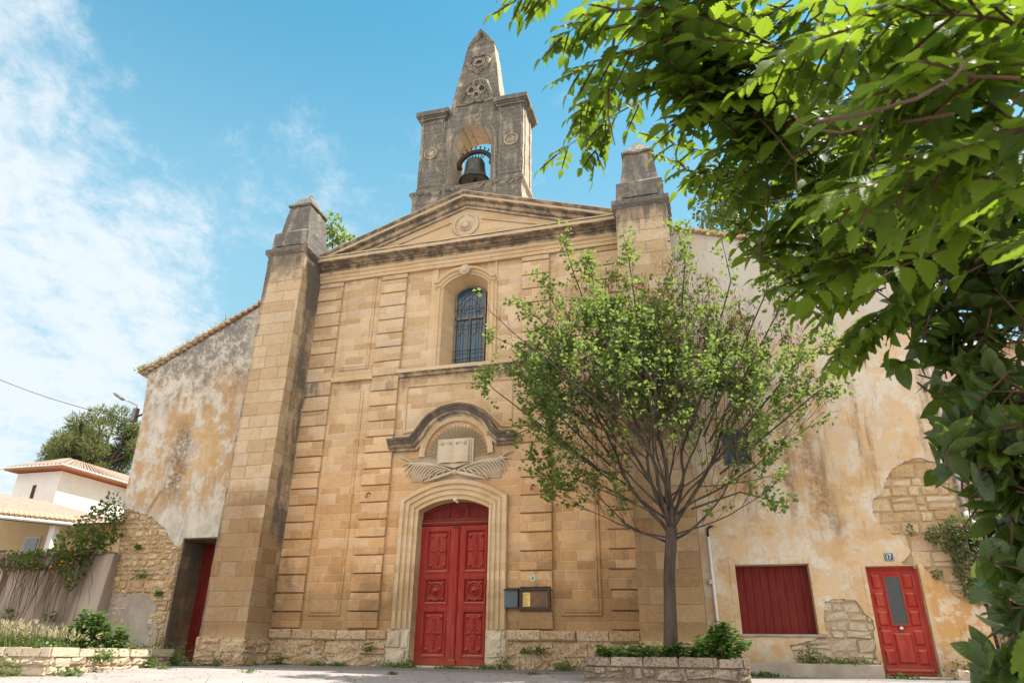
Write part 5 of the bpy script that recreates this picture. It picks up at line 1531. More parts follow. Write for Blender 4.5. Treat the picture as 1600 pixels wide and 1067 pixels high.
for (x1_, y1_, z1_, xe, ze) in ((3.9, -2.5, 9.0, 3.55, 10.45), (6.6, -2.6, 8.9, 6.5, 10.1), (7.6, -2.4, 8.4, 7.5, 9.7), (2.6, -2.8, 7.0, 1.75, 7.5), (3.1, -2.9, 7.7, 2.2, 8.4), (2.9, -2.4, 5.2, 2.2, 4.95), (8.6, -2.4, 7.6, 9.0, 8.3), (8.8, -2.6, 6.2, 9.5, 6.6), (4.0, -2.7, 3.9, 3.2, 3.5), (7.2, -2.9, 3.35, 7.95, 3.1), (4.9, -2.9, 3.3, 3.6, 3.9), (4.4, -2.6, 8.6, 4.25, 9.6), (5.3, -2.7, 9.0, 5.2, 9.9), (8.3, -2.5, 7.9, 8.6, 8.8), (1.9, -2.6, 6.1, 1.55, 6.5), (2.5, -2.5, 6.4, 1.9, 6.9), (9.0, -2.7, 5.4, 9.5, 5.5), (3.4, -2.5, 8.2, 3.0, 9.1)):
    p0 = Vector((5.7 + (x1_ - 5.7) * .35, y1_, 2.9 + (z1_ - 2.9) * .35)); pm = Vector((x1_, y1_, z1_)); pe_ = Vector((xe, y1_, ze))
    pts = [p0.lerp(pm, t) if t <= 1 else pm.lerp(pe_, t - 1) for t in [i / 8 for i in range(17)]]
    wood.tube([tuple(a) for a in pts], [.03 - .0015 * i for i in range(17)], 4)
    for i in range(7, 17):
        for _ in range(7 if i > 8 else 4):
            leafP.append(tuple(pts[i] + Vector((tr_.gauss(0, .13), tr_.gauss(0, .13), tr_.gauss(0, .13))))); leafD.append(tuple((pts[i] - pts[i - 1]).normalized()))
wood.build('trunk', M['bark'], tree, True)
P_ = np.array(leafP); D_ = np.array(leafD)
rad_ = np.abs(P_[:, 0] - 5.7) / 3.6; keep_ = (rad_ > .55) | (P_[:, 2] > 5.6) | (nr.uniform(size=len(P_)) < .30)
keep_ &= nr.uniform(size=len(P_)) < .85
clump = np.array([mnoise.noise(Vector(q) * 1.15) + .5 * mnoise.noise(Vector(q) * 2.7) for q in P_])
keep_ &= (clump > -.08) | (nr.uniform(size=len(P_)) < .16)
P_, D_ = P_[keep_], D_[keep_]
P_ = np.repeat(P_, 5, axis=0); D_ = np.repeat(D_, 5, axis=0)
k = len(P_)
print('tree leaves', k, 'pods', len(podP))
L_ = Leaves()
L_.add(small_leaf(.95, .10), P_ + nr.normal(size=(k, 3)) * .05, unit(D_ * .5 + nr.normal(size=(k, 3)) * .7 + [0, 0, -.15]), unit(nr.normal(size=(k, 3)) * .55 + [0, 0, .9]), 0.084 * nr.uniform(.6, 1.3, k))
L_.build('crown', M['leaf'], tree, False)
podP = np.array(podP); podP = podP[nr.permutation(len(podP))]; podP = podP[np.argsort(-(podP[:, 0] * .5 + podP[:, 2]) + nr.normal(size=len(podP)) * 1.2)[:190]]
PP = np.repeat(podP, 16, axis=0); k = len(PP)
L_ = Leaves()
L_.add(blade(.085, .15), PP + nr.normal(size=(k, 3)) * [.09, .09, .17], unit(nr.normal(size=(k, 3)) * .35 + [0, 0, -1]), nr.normal(size=(k, 3)), .13 * nr.uniform(.7, 1.3, k))
L_.build('seed_pods', M['pod'], tree, False)

# ---- leafy plants in the tree planter
def leafy_plant(name, x, y, z, h, r, nst, size, mat, label, cat, group=None, seed=0, lean=(0, 0), tpl=None, drop=-.25):
    t_ = thing(name, (x, y, z), label, cat, group)
    r_ = random.Random(seed); st = MB(); P, D = [], []
    for i in range(nst):
        a = r_.uniform(0, 2 * math.pi); q = r_.uniform(.1, 1) ** .7 * r; hh = h * r_.uniform(.55, 1.05) * (1 - .35 * (q / r) ** 2)
        p0 = (x + q * .4 * math.cos(a), y + q * .4 * math.sin(a), z); p1 = (x + q * .8 * math.cos(a) + lean[0] * .5, y + q * .8 * math.sin(a), z + hh * .6); p2 = (x + q * math.cos(a) + lean[0], y + q * math.sin(a) + lean[1], z + hh)
        st.tube([p0, p1, p2], [.008, .006, .004], 4)
        for k in range(max(4, int(hh / .045))):
            tt = .15 + .85 * k / max(4, int(hh / .045)); A_, B_ = (Vector(p0).lerp(Vector(p1), tt * 2) if tt < .5 else Vector(p1).lerp(Vector(p2), tt * 2 - 1)), 0
            b = r_.uniform(0, 6.28)
            for s in (0, math.pi):
                P.append(tuple(A_)); D.append((math.cos(b + s), math.sin(b + s), drop + .5 * tt + r_.uniform(-.2, .2)))
    st.build('stems', M['greentwig'], t_)
    L_ = Leaves(); k = len(P)
    L_.add(tpl or SER, np.array(P), unit(np.array(D)), np.array([[0, 0, 1.0]] * k) + nr.normal(size=(k, 3)) * .3, size * nr.uniform(.6, 1.2, k))
    L_.build('leaves', mat, t_)
    return t_


pos = [(4.3, .30, 'low leafy green plant at the left end of the stone planter'), (4.65, .34, 'low leafy green plant second from the left in the stone planter'), (5.0, .33, 'leafy green plant left of the tree trunk in the stone planter'),
       (5.35, .36, 'leafy green plant close against the left of the tree trunk'), (5.85, .42, 'leafy green plant close against the right of the tree trunk'), (6.2, .50, 'leafy green plant between the trunk and the tallest planter plant'),
       (6.55, .76, 'tallest leafy green plant at the right end of the stone planter')]
for i, (x_, h_, lab) in enumerate(pos):
    leafy_plant('leafy_plant', x_, -2.72 - .1 * (i % 2), .27, h_, .30 if i < 6 else .42, 16 if i < 6 else 24, .14 if i < 6 else .17, M['nettle'], lab, 'plant', 'leafy plants in the stone planter', 100 + i, lean=(.05, -.05) if i < 6 else (.12, -.05), tpl=SER if i > 4 else OV)


def tuft(name, x, y, z, w, h, k, mat, label, cat, group=None, seed=0, grass=False, size=.05, dy=None):
    t_ = thing(name, (x, y, z), label, cat, group)
    L_ = Leaves(); r_ = np.random.default_rng(seed)
    n_ = k
    p = np.stack([x + r_.normal(size=n_) * w * .45, y + r_.normal(size=n_) * (dy or w * .3), z + np.abs(r_.normal(size=n_)) * h * (.0 if grass else .42)], 1)
    if grass: L_.add(blade(.035, .25), p, unit(r_.normal(size=(n_, 3)) * .35 + [0, 0, 1]), r_.normal(size=(n_, 3)), h * r_.uniform(.5, 1.15, n_))
    else: L_.add(SL, p, unit(r_.normal(size=(n_, 3)) + [0, -.3, .5]), unit(r_.normal(size=(n_, 3)) * .5 + [0, -.2, 1]), size * r_.uniform(.6, 1.3, n_))
    L_.build('leaves', mat, t_, False)
    return t_


W_ = [(-7.0, -1.2, .30, .10, 'weeds at the foot of the red side door'), (-6.25, -1.28, .55, .08, 'spreading weeds at the left foot of the left buttress'), (-5.62, -1.25, .16, .20, 'upright weed at the foot of the left buttress'), (-5.05, -.6, .14, .10, 'small weed in the corner beside the left buttress'),
      (-4.55, -.2, .16, .28, 'tall upright weed against the plinth beside the left buttress'), (-3.35, -.22, .36, .10, 'low weed patch below the left wall panel'), (-2.8, -.22, .30, .08, 'flat weed below the second rusticated strip'), (-2.0, -.22, .14, .18, 'thin weed on the plinth left of the door blocks'),
      (-1.25, -.25, .45, .20, 'bushy weeds against the pale block left of the main door'), (-.82, -.28, .25, .24, 'weed at the left end of the main doorstep'), (.3, -.32, .5, .05, 'flat weeds below the main doorstep'), (1.15, -.3, .35, .10, 'flat weed by the right end of the main doorstep'), (1.55, -.25, .2, .42, 'dense upright weed right of the main door'),
      (2.05, -.2, .12, .14, 'small weed growing out of the plinth below the notice board'), (2.35, -.15, .16, .16, 'round weed growing on the plinth right of the notice board'), (3.0, -.25, .40, .22, 'spiky weeds at the foot of the plinth near the stone planter'), (3.75, -.3, .3, .12, 'weed between the plinth and the stone planter')]
for i, (x_, y_, w_, h_, lab) in enumerate(W_):
    zz = ground_z(x_, y_) - .01 if 'plinth below' not in lab and 'on the plinth' not in lab else .35
    tuft('weed', x_, y_, zz, w_, h_ * 1.0, int(60 + w_ * 260), M['weed'], lab, 'weed', 'weeds along the foot of the church front', 200 + i, size=.055)
tuft('weed', -10.2, -.15, .9, .0, .0, 1, M['weed'], 'tmp', 'weed') if False else None
for i, (x_, z_, w_, h_, lab) in enumerate([(-9.55, 2.2, .35, .25, 'dark weed growing from the rubble wall left of the side door'), (-8.85, 1.72, .2, .2, 'small green plant on the rubble wall nearest the side door'), (-9.95, 3.05, .12, .1, 'tiny plant high in the rubble wall at the left')]):
    tuft('wall_weed', x_, -.04, z_, w_, h_, 90, M['weed'], lab, 'weed', None, 230 + i, size=.06, dy=.05)
for i, (x_, y_, z_, w_, h_, lab) in enumerate([(8.3, -.25, .25, .25, .30, 'weeds below the boarded window on the ledge'), (8.95, -.3, .25, .7, .10, 'creeping weeds along the ledge left of the red front door'), (9.95, -.55, -.03, .35, .12, 'weeds in front of the red front door step'), (11.3, -.4, .1, .55, .30, 'grey-green weeds at the foot of the wall right of the red front door'), (7.3, -.75, -.03, .4, .10, 'dry weeds between the stone planter and the ledge')]):
    tuft('weed', x_, y_, z_, w_, h_, int(120 + 200 * w_), M['ivy'] if i == 3 else M['weed'], lab, 'weed', None, 240 + i, size=.055)
for i, (x_, y_, w_, lab) in enumerate([(-3.4, -3.0, .25, 'flat weed in the paving in front of the second rusticated strip'), (-5.9, -2.7, .3, 'flat weeds in the paving before the left buttress'), (-.2, -2.6, .12, 'single tiny weed in the paving left of the main door'), (2.6, -1.6, .3, 'flat weed in the paving left of the stone planter')]):
    tuft('weed', x_, y_, ground_z(x_, y_), w_, .05, 60, M['weed'], lab, 'weed', None, 260 + i, size=.05)

# left planter: straw grass, a green bush, spill of weeds
def straw(x, y, z, w, h, k, label, seed):
    t_ = thing('grass_clump', (x, y, z), label, 'grass')
    L_ = Leaves(); r_ = np.random.default_rng(seed)
    p = np.stack([x + r_.normal(size=k) * w * .5, y + r_.normal(size=k) * w * .3, np.full(k, z)], 1)
    f = unit(r_.normal(size=(k, 3)) * .25 + [.12, 0, 1]); s = h * r_.uniform(.5, 1.1, k)
    L_.add(blade(.014, .18), p, f, r_.normal(size=(k, 3)), s)
    L_.build('blades', M['weed'], t_, False)
    L_ = Leaves(); q = p + f * (s * .86)[:, None] + [.03, 0, 0]; j = k // 2
    L_.add(blade(.10, .35), np.repeat(q[:j], 5, 0) + r_.normal(size=(j * 5, 3)) * .018, unit(np.repeat(f[:j], 5, 0) + r_.normal(size=(j * 5, 3)) * .3), r_.normal(size=(j * 5, 3)), .10 * r_.uniform(.7, 1.2, j * 5))
    L_.build('seed_heads', M['straw'], t_, False)


straw(-8.9, -4.2, .3, .9, .62, 260, 'pale straw grass clump with seed heads on the left planter', 1)
straw(-7.9, -3.9, .3, .6, .5, 130, 'smaller pale grass clump right of the large one on the left planter', 2)
tuft('weed', -9.7, -4.3, .3, .9, .25, 260, M['weed'], 'low green weeds at the left end of the left planter top', 'weed', None, 301, size=.07)
tuft('weed', -8.2, -3.9, .3, 1.1, .28, 420, M['weed'], 'thick green weeds under the straw grass on the left planter', 'weed', None, 302, size=.07)
tuft('weed', -7.25, -2.3, .3, .7, .20, 300, M['weed'], 'low bright weeds at the right end of the left planter top', 'weed', None, 303, size=.06, dy=.6)
leafy_plant('leafy_bush', -7.75, -3.3, .28, .95, .48, 40, .15, M['nettle'], 'round bright green leafy bush on top of the left planter wall', 'bush', None, 71, lean=(.0, 0), tpl=OV)
leafy_plant('leafy_bush', -7.25, -3.0, .28, .62, .36, 24, .14, M['nettle'], 'smaller leafy bush right of the round bush on the left planter', 'bush', None, 72, tpl=OV)
for i, (x_, y_, w_, h_, lab) in enumerate([(-6.75, -1.35, .35, .42, 'tall weeds at the right end of the left planter wall'), (-6.65, -2.3, .22, .25, 'weed at the foot of the left planter wall near its right end'), (-6.5, -3.9, .3, .35, 'green weed on the face of the left planter wall beside its corner stone'), (-7.4, -5.45, .5, .40, 'weeds at the foot of the left planter wall below the straw grass'), (-8.1, -5.6, .5, .35, 'leafy weeds along the foot of the left planter wall'), (-9.2, -5.85, .4, .3, 'weeds at the far left foot of the planter wall'), (-6.3, -4.9, .3, .12, 'small weed in the paving by the left planter corner')]):
    tuft('weed', x_, y_, ground_z(x_, y_) + (.2 if 'face' in lab else 0), w_, h_, int(90 + 260 * w_), M['weed'], lab, 'weed', None, 310 + i, size=.065)

# brambles over the retaining wall
br = thing('bramble_bush', (-11.9, -.4, 2.9), 'dark green bramble with reddish tips spilling over the retaining wall beside the church corner', 'bush')
L_ = Leaves(); R_ = Leaves()
for i, (p, rad, k) in enumerate([((-11.2, -.35, 3.65), (.75, .5, .75), 620), ((-11.75, -.4, 3.2), (.8, .5, .55), 560), ((-12.9, -.45, 2.75), (1.0, .35, .30), 420), ((-11.6, -.55, 2.6), (.55, .25, .5), 240), ((-13.9, -.4, 2.75), (.8, .3, .28), 180), ((-10.9, -.4, 4.2), (.35, .3, .5), 120), ((-15.6, -.4, 2.85), (.6, .3, .22), 150)]):
    bushel(p, rad, k, SL, .105, L_, seed=400 + i); bushel((p[0] - .1, p[1] - .1, p[2] - .25), rad, k // 45, SL, .10, R_, seed=450 + i)
for i, (x_, z_) in enumerate([(-13.5, 1.2), (-11.9, 1.15), (-12.0, .55), (-11.5, 2.0)]): bushel((x_, -.62, z_), (.16, .08, .14), 40, SL, .09, L_, seed=470 + i)
L_.build('leaves', M['bramble'], br, False); R_.build('dry_leaves', M['dryleaf'], br, False)
mb = MB(); r_ = random.Random(17)
for i in range(46):
    x_ = r_.uniform(-14.2, -11.0); L = r_.uniform(.6, 2.3)
    pts = [(x_, -.40, 2.95)]; q = Vector((x_, -.48, 2.85)); dx_ = r_.uniform(-.5, .5)
    for k in range(7): q = q + Vector((dx_ * .12 + r_.gauss(0, .05), -.02, -L / 7)); pts.append(tuple(q))
    mb.tube(pts, [.014, .012, .011, .010, .008, .007, .006, .004], 4)
for i in range(12):
    x_ = r_.uniform(-15.0, -14.1); mb.tube([(x_, -.35, 3.02), (x_ + .15, -.5, 3.05), (x_ + .3, -.6, 2.75), (x_ + .45 + r_.uniform(0, .2), -.55, 2.35)], .012, 4)
mb.build('stems', M['twig'], br)

# dry grass and small plants on the roof edge
dg_ = thing('roof_grass', (-10, .1, 9.6), 'dry tan grass fringe along the left roof edge', 'grass')
L_ = Leaves(); k = 900; t_ = np.sort(nr.uniform(0, 1, k) ** 1.5)
L_.add(blade(.05, .4), np.stack([-11.38 + 2.9 * t_, np.full(k, -.10) + nr.normal(size=k) * .05, 8.82 + 1.44 * t_], 1), unit(nr.normal(size=(k, 3)) * .55 + [-.2, -.45, .0]), nr.normal(size=(k, 3)), .20 * nr.uniform(.4, 1.2, k))
L_.build('blades', M['straw'], dg_, False)
tuft('roof_plant', -11.3, -.05, 8.9, .3, .22, 160, M['weed'], 'small green plant at the outer end of the left roof edge', 'plant', None, 501, size=.07)
tuft('roof_plant', -9.35, .0, 9.85, .22, .12, 90, M['weed'], 'small green plant tucked under the left roof edge', 'plant', None, 502, size=.06)
tuft('roof_plant', -8.4, .1, 10.25, .3, .45, 46, M['ivy'], 'thin spiky plant on the left roof edge nearest the buttress', 'plant', None, 503, grass=True)


def round_tree(name, base, trunk_top, clumps, leaf, size, mat, bark, label, cat='tree', group=None, seed=0, tpl=SL, up=.6, limbs=True):
    t_ = thing(name, base, label, cat, group)
    r_ = random.Random(seed); mb = MB(); L_ = Leaves()
    b, tt = Vector(base), Vector(trunk_top)
    H = (tt - b).length; r0 = max(.03, H * .03)
    mb.tube([tuple(b), tuple(b.lerp(tt, .5) + Vector((r_.uniform(-.02, .02) * H, 0, 0))), tuple(tt)], [r0, r0 * .8, r0 * .6], 8)
    for i, (c, rad, k) in enumerate(clumps):
        if limbs:
            cc = Vector(c); s = b.lerp(tt, r_.uniform(.6, 1)); m_ = s.lerp(cc, .5) + Vector((0, 0, -.1 * (cc - s).length))
            mb.tube([tuple(s), tuple(m_), tuple(cc)], [r0 * .45, r0 * .3, r0 * .12], 5)
            for j in range(5):
                e = cc + Vector((r_.uniform(-1, 1) * rad[0], r_.uniform(-1, 1) * rad[1], r_.uniform(-.6, 1) * rad[2])) * .75
                mb.tube([tuple(m_.lerp(cc, .6)), tuple(cc.lerp(e, .5)), tuple(e)], [r0 * .15, r0 * .1, r0 * .05], 4)
        bushel(c, rad, k, tpl, size, L_, up=up, seed=seed * 31 + i, shell=.15)
    mb.build('trunk', bark, t_, True); L_.build('crown', mat, t_, False)
    return t_


# shrub on the roof behind the left buttress, tree behind the right buttress
round_tree('roof_shrub', (-5.6, 1.3, 13.2), (-5.7, 1.3, 14.2), [((-5.85, 1.3, 14.75), (.35, .3, .45), 130), ((-5.5, 1.3, 14.2), (.3, .3, .3), 90), ((-5.2, 1.3, 13.85), (.4, .3, .2), 110), ((-5.9, 1.3, 14.0), (.3, .3, .3), 70)], 0, .13, M['leaf'], M['bark'], 'little shrub rooted on the roof beside the left pinnacle', 'shrub', None, 5)
round_tree('grey_green_tree', (8.5, 7, 9), (8.5, 7, 14.5), [((8.3, 7, 18.0), (1.0, 1.0, .9), 420), ((8.0, 7, 16.9), (.9, .9, .8), 360), ((9.0, 7, 16.6), (1.0, 1, .9), 420), ((8.2, 7, 15.6), (1.1, 1, .9), 420), ((9.3, 7, 15.3), (.8, 1, .7), 260), ((7.9, 7.5, 14.4), (1, 1, .8), 300)], 0, .17, M['ivy'], M['bark'], 'grey-green tree standing behind the right pinnacle', 'tree', None, 6)

# pines behind the white house
def pine_clumps(cx, cy, cz, w, h, n_, k, seed):
    r_ = random.Random(seed); out_ = []
    for i in range(n_):
        a = r_.uniform(0, 6.28); q = r_.uniform(.2, 1) ** .6; zz = r_.uniform(-.5, 1)
        rr = w * math.sqrt(max(.05, 1 - max(0, zz) ** 2)) * (1 if zz > -.2 else .8)
        out_.append(((cx + rr * q * math.cos(a), cy + rr * q * math.sin(a) * .8, cz + h * zz), (w * .30, w * .28, h * .24), k))
    return out_


NE = blade(.10, .1)
round_tree('pine_tree', (-34.5, 20, 3), (-34.5, 20, 12.5), pine_clumps(-34.2, 20, 12.6, 3.2, 2.9, 30, 420, 1), 0, .34, M['pine'], M['bark2'], 'broad rounded pine against the left church wall behind the white house', 'tree', 'pines behind the white house', 11, tpl=NE)
round_tree('pine_tree', (-39.0, 22, 3), (-39, 22, 12), pine_clumps(-38.6, 22, 12.4, 2.7, 2.5, 24, 380, 2), 0, .34, M['pine'], M['bark2'], 'middle pine with open greyish crown behind the white house', 'tree', 'pines behind the white house', 12, tpl=NE)
round_tree('pine_tree', (-42.6, 23, 3), (-42.4, 23, 13.2), [((-42.3 + .28 * q * (-1) ** i, 23, 14.4 - .5 * i), (.45 + .15 * i, .6, .55), 170) for i, q in enumerate((0, 1, 2, 2, 3, 3))], 0, .32, M['pine'], M['bark2'], 'slim pointed pine leftmost behind the white house', 'tree', 'pines behind the white house', 13, tpl=NE)
round_tree('garden_tree', (-31.5, 14, 3), (-31.5, 14, 7), [((-31.8, 14, 7.9), (.9, .8, .8), 300), ((-32.6, 14, 7.6), (.6, .6, .6), 160)], 0, .2, M['leaf'], M['bark'], 'small green tree top left of the white house', 'tree', None, 14)
round_tree('garden_tree', (-22.5, 18, 3), (-22.5, 18, 8), [((-22.4, 18, 8.6), (1.0, .9, 1.0), 380), ((-21.6, 18, 7.6), (1.0, .9, 1.0), 380)], 0, .22, M['leaf'], M['bark'], 'green tree between the white house and the church corner', 'tree', None, 15)
round_tree('garden_tree', (13.0, 4.2, 2), (13.0, 4.2, 5), [((12.9, 4.0, 6.4), (.6, .5, .9), 420), ((13.1, 3.8, 5.4), (.6, .5, .7), 380)], 0, .14, M['ivy'], M['bark'], 'green shrub tree beside the down pipe in front of the peach house', 'tree', None, 16)

# bush hanging on the right corner of the house
iv = thing('wall_bush', (11.6, -.2, 2.3), 'bushy grey-green climber hanging on the bare stones at the right corner', 'climber')
L_ = Leaves()
for i, (p, rad, k) in enumerate([((11.35, -.18, 2.80), (.34, .16, .22), 420), ((11.72, -.2, 2.95), (.28, .18, .28), 380), ((11.85, -.22, 2.55), (.28, .2, .35), 420), ((11.70, -.22, 2.1), (.32, .2, .35), 460), ((11.78, -.22, 1.68), (.34, .2, .25), 380), ((11.45, -.2, 2.5), (.16, .1, .15), 90), ((11.1, -.08, 2.02), (.09, .05, .08), 40), ((10.78, -.06, 2.95), (.05, .04, .12), 30)]):
    bushel(p, rad, k, SL, .060, L_, seed=520 + i)
L_.build('leaves', M['ivy'], iv, False)
mb = MB(); r_ = random.Random(9)
for i in range(14): mb.tube([(11.75 + r_.uniform(-.1, .1), -.03, 3.0), (11.6 + r_.uniform(-.2, .2), -.12, 2.5), (11.7 + r_.uniform(-.2, .2), -.14, 1.9 + r_.uniform(-.3, .3))], .010, 4)
mb.build('stems', M['twig'], iv)

# ---- foreground: trumpet vine and glossy shrub close to the camera at the right
VINE = [(6.62, -16.32, 1.56, .09), (6.72, -16.26, 1.57, .13), (6.79, -16.10, 1.52, .10), (6.90, -16.18, 1.58, .2), (6.95, -15.97, 1.49, .16), (7.0, -16.3, 1.35, .21), (7.07, -16.05, 1.34, .22), (7.01, -16.56, 1.08, .15), (7.04, -16.48, .96, .13), (6.89, -15.76, 1.34, .11), (7.02, -15.78, 1.33, .16), (7.06, -16.23, 1.05, .13), (6.95, -15.79, 1.17, .1), (7.04, -15.87, 1.06, .09), (7.08, -16.20, .42, .03), (7.07, -16.09, .33, .03), (6.81, -15.81, 1.44, .09), (7.2, -16.2, 1.5, .25), (7.3, -16.0, 1.2, .25), (7.5, -16.2, 1.45, .3), (7.55, -16.0, 1.1, .3), (7.1, -16.7, 1.55, .25), (6.56, -16.4, 1.51, .04), (6.61, -16.32, 1.51, .055), (6.65, -16.24, 1.50, .055), (6.69, -16.19, 1.45, .05), (6.76, -16.11, 1.44, .06), (6.83, -16.0, 1.45, .06), (6.73, -16.2, 1.50, .07), (6.66, -16.22, 1.53, .06), (6.82, -16.15, 1.50, .07), (6.80, -16.05, 1.46, .05), (6.74, -16.2, 1.66, .09), (6.80, -16.15, 1.62, .10), (6.86, -16.0, 1.60, .10), (6.70, -16.35, 1.64, .08), (6.90, -15.9, 1.62, .14), (6.98, -15.85, 1.45, .13)]  # a few unseen clumps at the right are added to shade leaves in view
SHRUB = [(7.11, -15.38, 1.50, .12), (7.20, -15.66, 1.30, .13), (7.26, -15.67, 1.21, .2), (7.16, -15.76, .97, .13), (7.18, -15.84, .87, .13), (7.27, -15.85, 1.09, .15), (7.12, -15.89, .73, .09), (7.16, -15.89, .65, .1), (7.15, -15.86, .54, .07), (7.11, -15.99, .71, .07), (7.13, -15.85, .43, .07), (7.07, -15.93, .35, .07), (7.33, -15.67, .85, .16), (7.29, -15.6, .59, .11), (7.25, -15.57, 1.47, .2), (7.34, -15.77, 1.33, .2), (7.45, -15.7, 1.1, .22), (7.4, -15.6, .5, .2), (6.95, -15.55, 1.75, .22), (7.1, -15.6, 1.7, .25), (7.0, -15.35, 1.55, .18), (7.05, -15.2, 1.5, .12), (7.3, -15.9, 1.75, .3), (7.16, -15.45, 1.45, .15), (7.12, -15.5, 1.42, .12)]
SHOOTS = [([6.65, -16.1, 1.57], [6.5, -16.1, 1.53], [6.35, -16.07, 1.45]), ([6.64, -16.34, 1.46], [6.5, -16.34, 1.43], [6.45, -16.35, 1.41]), ([6.59, -16.42, 1.46], [6.51, -16.45, 1.46], [6.44, -16.43, 1.42]), ([6.58, -16.23, 1.48], [6.47, -16.25, 1.47], [6.43, -16.22, 1.42]), ([6.5, -16.11, 1.53], [6.46, -16.11, 1.5], [6.44, -16.07, 1.42]), ([6.47, -16.44, 1.53], [6.43, -16.47, 1.53], [6.36, -16.47, 1.5]), ([6.81, -15.97, 1.49], [6.72, -15.95, 1.44], [6.6, -16.01, 1.49]), ([6.77, -15.96, 1.47], [6.7, -15.92, 1.4], [6.63, -15.97, 1.44]), ([6.7, -16.27, 1.52], [6.58, -16.26, 1.49], [6.5, -16.25, 1.45]), ([6.89, -15.85, 1.39], [6.78, -15.84, 1.36], [6.73, -15.92, 1.45]), ([6.95, -15.8, 1.18], [6.89, -15.78, 1.13], [6.82, -15.83, 1.21]), ([7.07, -15.88, 1.06], [6.99, -15.86, 1.03], [6.93, -15.85, .97]), ([6.98, -15.78, 1.35], [6.83, -15.76, 1.32], [6.75, -15.8, 1.36]), ([7.02, -16.62, .98], [6.95, -16.62, 1.01], [6.89, -16.61, 1.0]), ([7.06, -16.55, .96], [6.98, -16.53, .96], [6.87, -16.49, .95]), ([7.04, -16.62, 1.06], [6.98, -16.64, 1.09], [6.89, -16.63, 1.1]), ([7.09, -16.45, .98], [6.99, -16.42, .98], [6.87, -16.41, 1.0]), ([6.99, -16.43, 1.34], [6.9, -16.4, 1.32], [6.81, -16.38, 1.3]), ([7.10, -16.27, .44], [7.07, -16.27, .44], [7.035, -16.27, .41]), ([6.83, -16.19, 1.5], [6.72, -16.16, 1.46], [6.64, -16.14, 1.42]), ([6.89, -16.04, 1.47], [6.8, -16.0, 1.41], [6.75, -15.96, 1.34])]
vine = thing('climbing_vine', (7.9, -16.1, -.6), 'trumpet vine with toothed feathery bright green leaves hanging over the upper right near the camera', 'vine')
VL = Leaves(); VS = MB(); vr = random.Random(21)
LP, LF, LU, LS = [], [], [], []


def pinnate(p, d, L, pairs=4, size=.075, droop=.5):
    """a feather leaf: rachis with opposite toothed leaflets and a terminal one"""
    p, d = Vector(p), Vector(d).normalized()
    side = d.cross(Vector((.1 + vr.gauss(0, .25), -.50 + vr.gauss(0, .3), .8)))
    if side.length < .05: side = Vector((1, 0, 0))
    side.normalize(); upv = side.cross(d)
    pts = [p]; q = p.copy(); dd = d.copy(); n_ = pairs + 1
    for i in range(n_):
        dd = (dd + Vector((0, 0, -droop * .12))).normalized(); q = q + dd * (L / n_); pts.append(q.copy())
        if i < pairs:
            sz = size * (.75 + .35 * math.sin(math.pi * (i + 1) / (pairs + .7)))
            for s in (-1, 1):
                f = (side * s * .9 + dd * .45 + Vector((vr.gauss(0, .08), vr.gauss(0, .08), vr.gauss(-.14, .10))))
                LP.append(tuple(q)); LF.append(tuple(f)); LU.append(tuple(upv + Vector((vr.gauss(0, .12), vr.gauss(0, .12), 0)))); LS.append(sz * vr.uniform(.88, 1.1))
    LP.append(tuple(q)); LF.append(tuple(dd)); LU.append(tuple(upv)); LS.append(size * 1.12)
    VS.tube([tuple(a) for a in pts], [.0022] * (n_) + [.001], 4, cap=False)


for (x_, y_, z_, r) in VINE:
    for k in range(max(3, int(r * 88))):
        v = Vector((vr.gauss(0, 1), vr.gauss(0, 1), vr.gauss(0, 1))).normalized() * r * vr.uniform(.2, 1.0)
        d = Vector((-.75 + vr.gauss(0, .35), -.25 + vr.gauss(0, .4), -.15 + vr.gauss(0, .25)))
        L = vr.uniform(.12, .2); pinnate(Vector((x_, y_, z_)) + v - d.normalized() * L * .6, d, L, vr.choice((3, 4, 4)), L * vr.uniform(.30, .39))
for si, (a, m_, c) in enumerate(SHOOTS):
    fs = 1.0 if 13 <= si <= 17 else (.68 if si in (0, 1, 2, 3, 4, 5, 8) else .78)
    a, m_, c = Vector(a), Vector(m_), Vector(c); L = (c - a).length
    pts = [a * (1 - t) ** 2 + m_ * 2 * t * (1 - t) + c * t * t for t in [i / 10 for i in range(11)]]
    VS.tube([tuple(q) for q in pts], [.0026 - .0002 * i for i in range(11)], 5)
    for i in (3, 5, 7, 9):
        d = (pts[i] - pts[i - 1]).normalized()
        for s in (-1, 1):
            sd = d.cross(Vector((0, 0, 1))).normalized() * s
            pinnate(pts[i], d * .8 + sd * .75 + Vector((0, 0, -.35)), fs * vr.uniform(.08, .12) * (1.25 - i * .06), 3, fs * vr.uniform(.036, .05) * (1.25 - i * .05))
    pinnate(pts[10], pts[10] - pts[9], .08 * fs, 3, .036 * fs)
k = len(LP); print('leaflets', k)
VL.add(SER, np.array(LP), np.array(LF), np.array(LU), np.array(LS))
VL.build('leaves', M['vineleaf'], vine)
for i in range(34):      # woody stems threading the mass, and the main stems down to the ground
    x_, y_, z_, r = VINE[3 + vr.randrange(6)]
    a = Vector((x_, y_, z_)) + Vector((vr.gauss(0, .1), vr.gauss(0, .1), vr.gauss(0, .1))); q = a.copy(); d = Vector((vr.uniform(-.2, .6), vr.uniform(-.3, .5), vr.uniform(-1, 1))).normalized(); pts = [tuple(a)]
    for j in range(6): d = (d + Vector((vr.gauss(0, .2), vr.gauss(0, .2), vr.gauss(0, .2)))).normalized(); q = q + d * .06; pts.append(tuple(q))
    VS.tube(pts, .0019, 5)
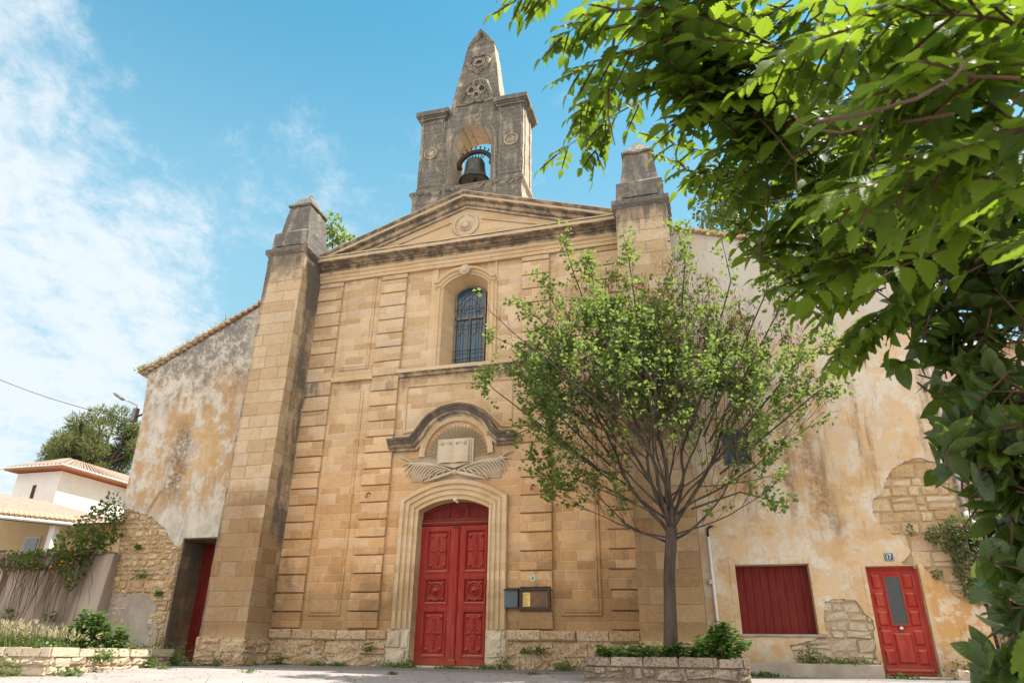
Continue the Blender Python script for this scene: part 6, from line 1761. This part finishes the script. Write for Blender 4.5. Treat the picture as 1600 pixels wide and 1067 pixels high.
VS.tube([(6.56, -16.3, 1.75), (6.535, -16.3, 1.60), (6.51, -16.3, 1.44), (6.503, -16.3, 1.33), (6.513, -16.3, 1.255)], [.004, .0035, .003, .002, .001], 5)
for i in range(9):
    VS.tube([(7.9 + vr.uniform(-.1, .1), -16.1 + vr.uniform(-.3, .3), -.62), (7.85 + vr.uniform(-.1, .1), -16.15 + vr.uniform(-.2, .2), .4), (7.55 + vr.uniform(-.1, .1), -16.2 + vr.uniform(-.2, .2), 1.3), (7.1 + vr.uniform(-.15, .15), -16.2 + vr.uniform(-.2, .2), 1.72)], [.018, .014, .009, .004], 6)
VS.build('stems', M['twig'], vine)

shrub = thing('glossy_shrub', (7.6, -15.6, -.6), 'glossy oval-leaved evergreen shrub along the right edge near the camera', 'shrub')
SLv = Leaves(); SS = MB(); sr = random.Random(33)
P, Fd, U, S_ = [], [], [], []
for (x_, y_, z_, r) in SHRUB:
    for k in range(max(5, int(r * 260))):
        v = Vector((sr.gauss(0, 1), sr.gauss(0, 1), sr.gauss(0, 1))).normalized() * r * sr.uniform(.1, 1.0)
        p = Vector((x_, y_, z_)) + v
        d = Vector((-.5 + sr.gauss(0, .5), -.2 + sr.gauss(0, .5), .1 + sr.gauss(0, .45))).normalized()
        L = .09; n_ = sr.choice((4, 5, 6))
        SS.tube([tuple(p - d * L), tuple(p)], .0022, 4, cap=False)
        for j in range(n_):      # a rosette of leaves round the end of the twig
            b = sr.uniform(0, 6.28); o = d.orthogonal().normalized(); o.rotate(__import__('mathutils').Quaternion(d, b))
            P.append(tuple(p - d * L * sr.uniform(0, .6))); Fd.append(tuple(o * .85 + d * sr.uniform(.2, .9) + Vector((0, 0, -.1)))); U.append(tuple(d + Vector((0, 0, .5)))); S_.append(sr.uniform(.042, .07))
for i in range(9):
    SS.tube([(7.75 + sr.uniform(-.1, .1), -15.6 + sr.uniform(-.1, .1), -.6), (7.65 + sr.uniform(-.1, .1), -15.6 + sr.uniform(-.1, .1), .2), (7.38 + sr.uniform(-.15, .15), -15.75 + sr.uniform(-.2, .2), sr.uniform(.7, 1.4))], [.02, .014, .006], 6)
SLv.add(OV, np.array(P), np.array(Fd), np.array(U), np.array(S_)); print('shrub leaves', len(P))
SLv.build('leaves', M['shrubleaf'], shrub)
SS.build('stems', M['twig'], shrub)

# fallen leaves and grit on the paving
k = 900
x_ = nr.uniform(-8, 12, k); y_ = -nr.uniform(.15, 7.5, k) ** 1.0
z_ = np.array([ground_z(a, c) for a, c in zip(x_, y_)]) + .012
L_ = Leaves(); L_.add(SL, np.stack([x_, y_, z_], 1), np.stack([nr.normal(size=k), nr.normal(size=k), nr.normal(size=k) * .15], 1), nr.normal(size=(k, 3)) * .2 + [0, 0, 1], .055 * nr.uniform(.4, 1.1, k))
tag(L_.build('leaf_litter', M['litter'], None, False), kind='stuff')
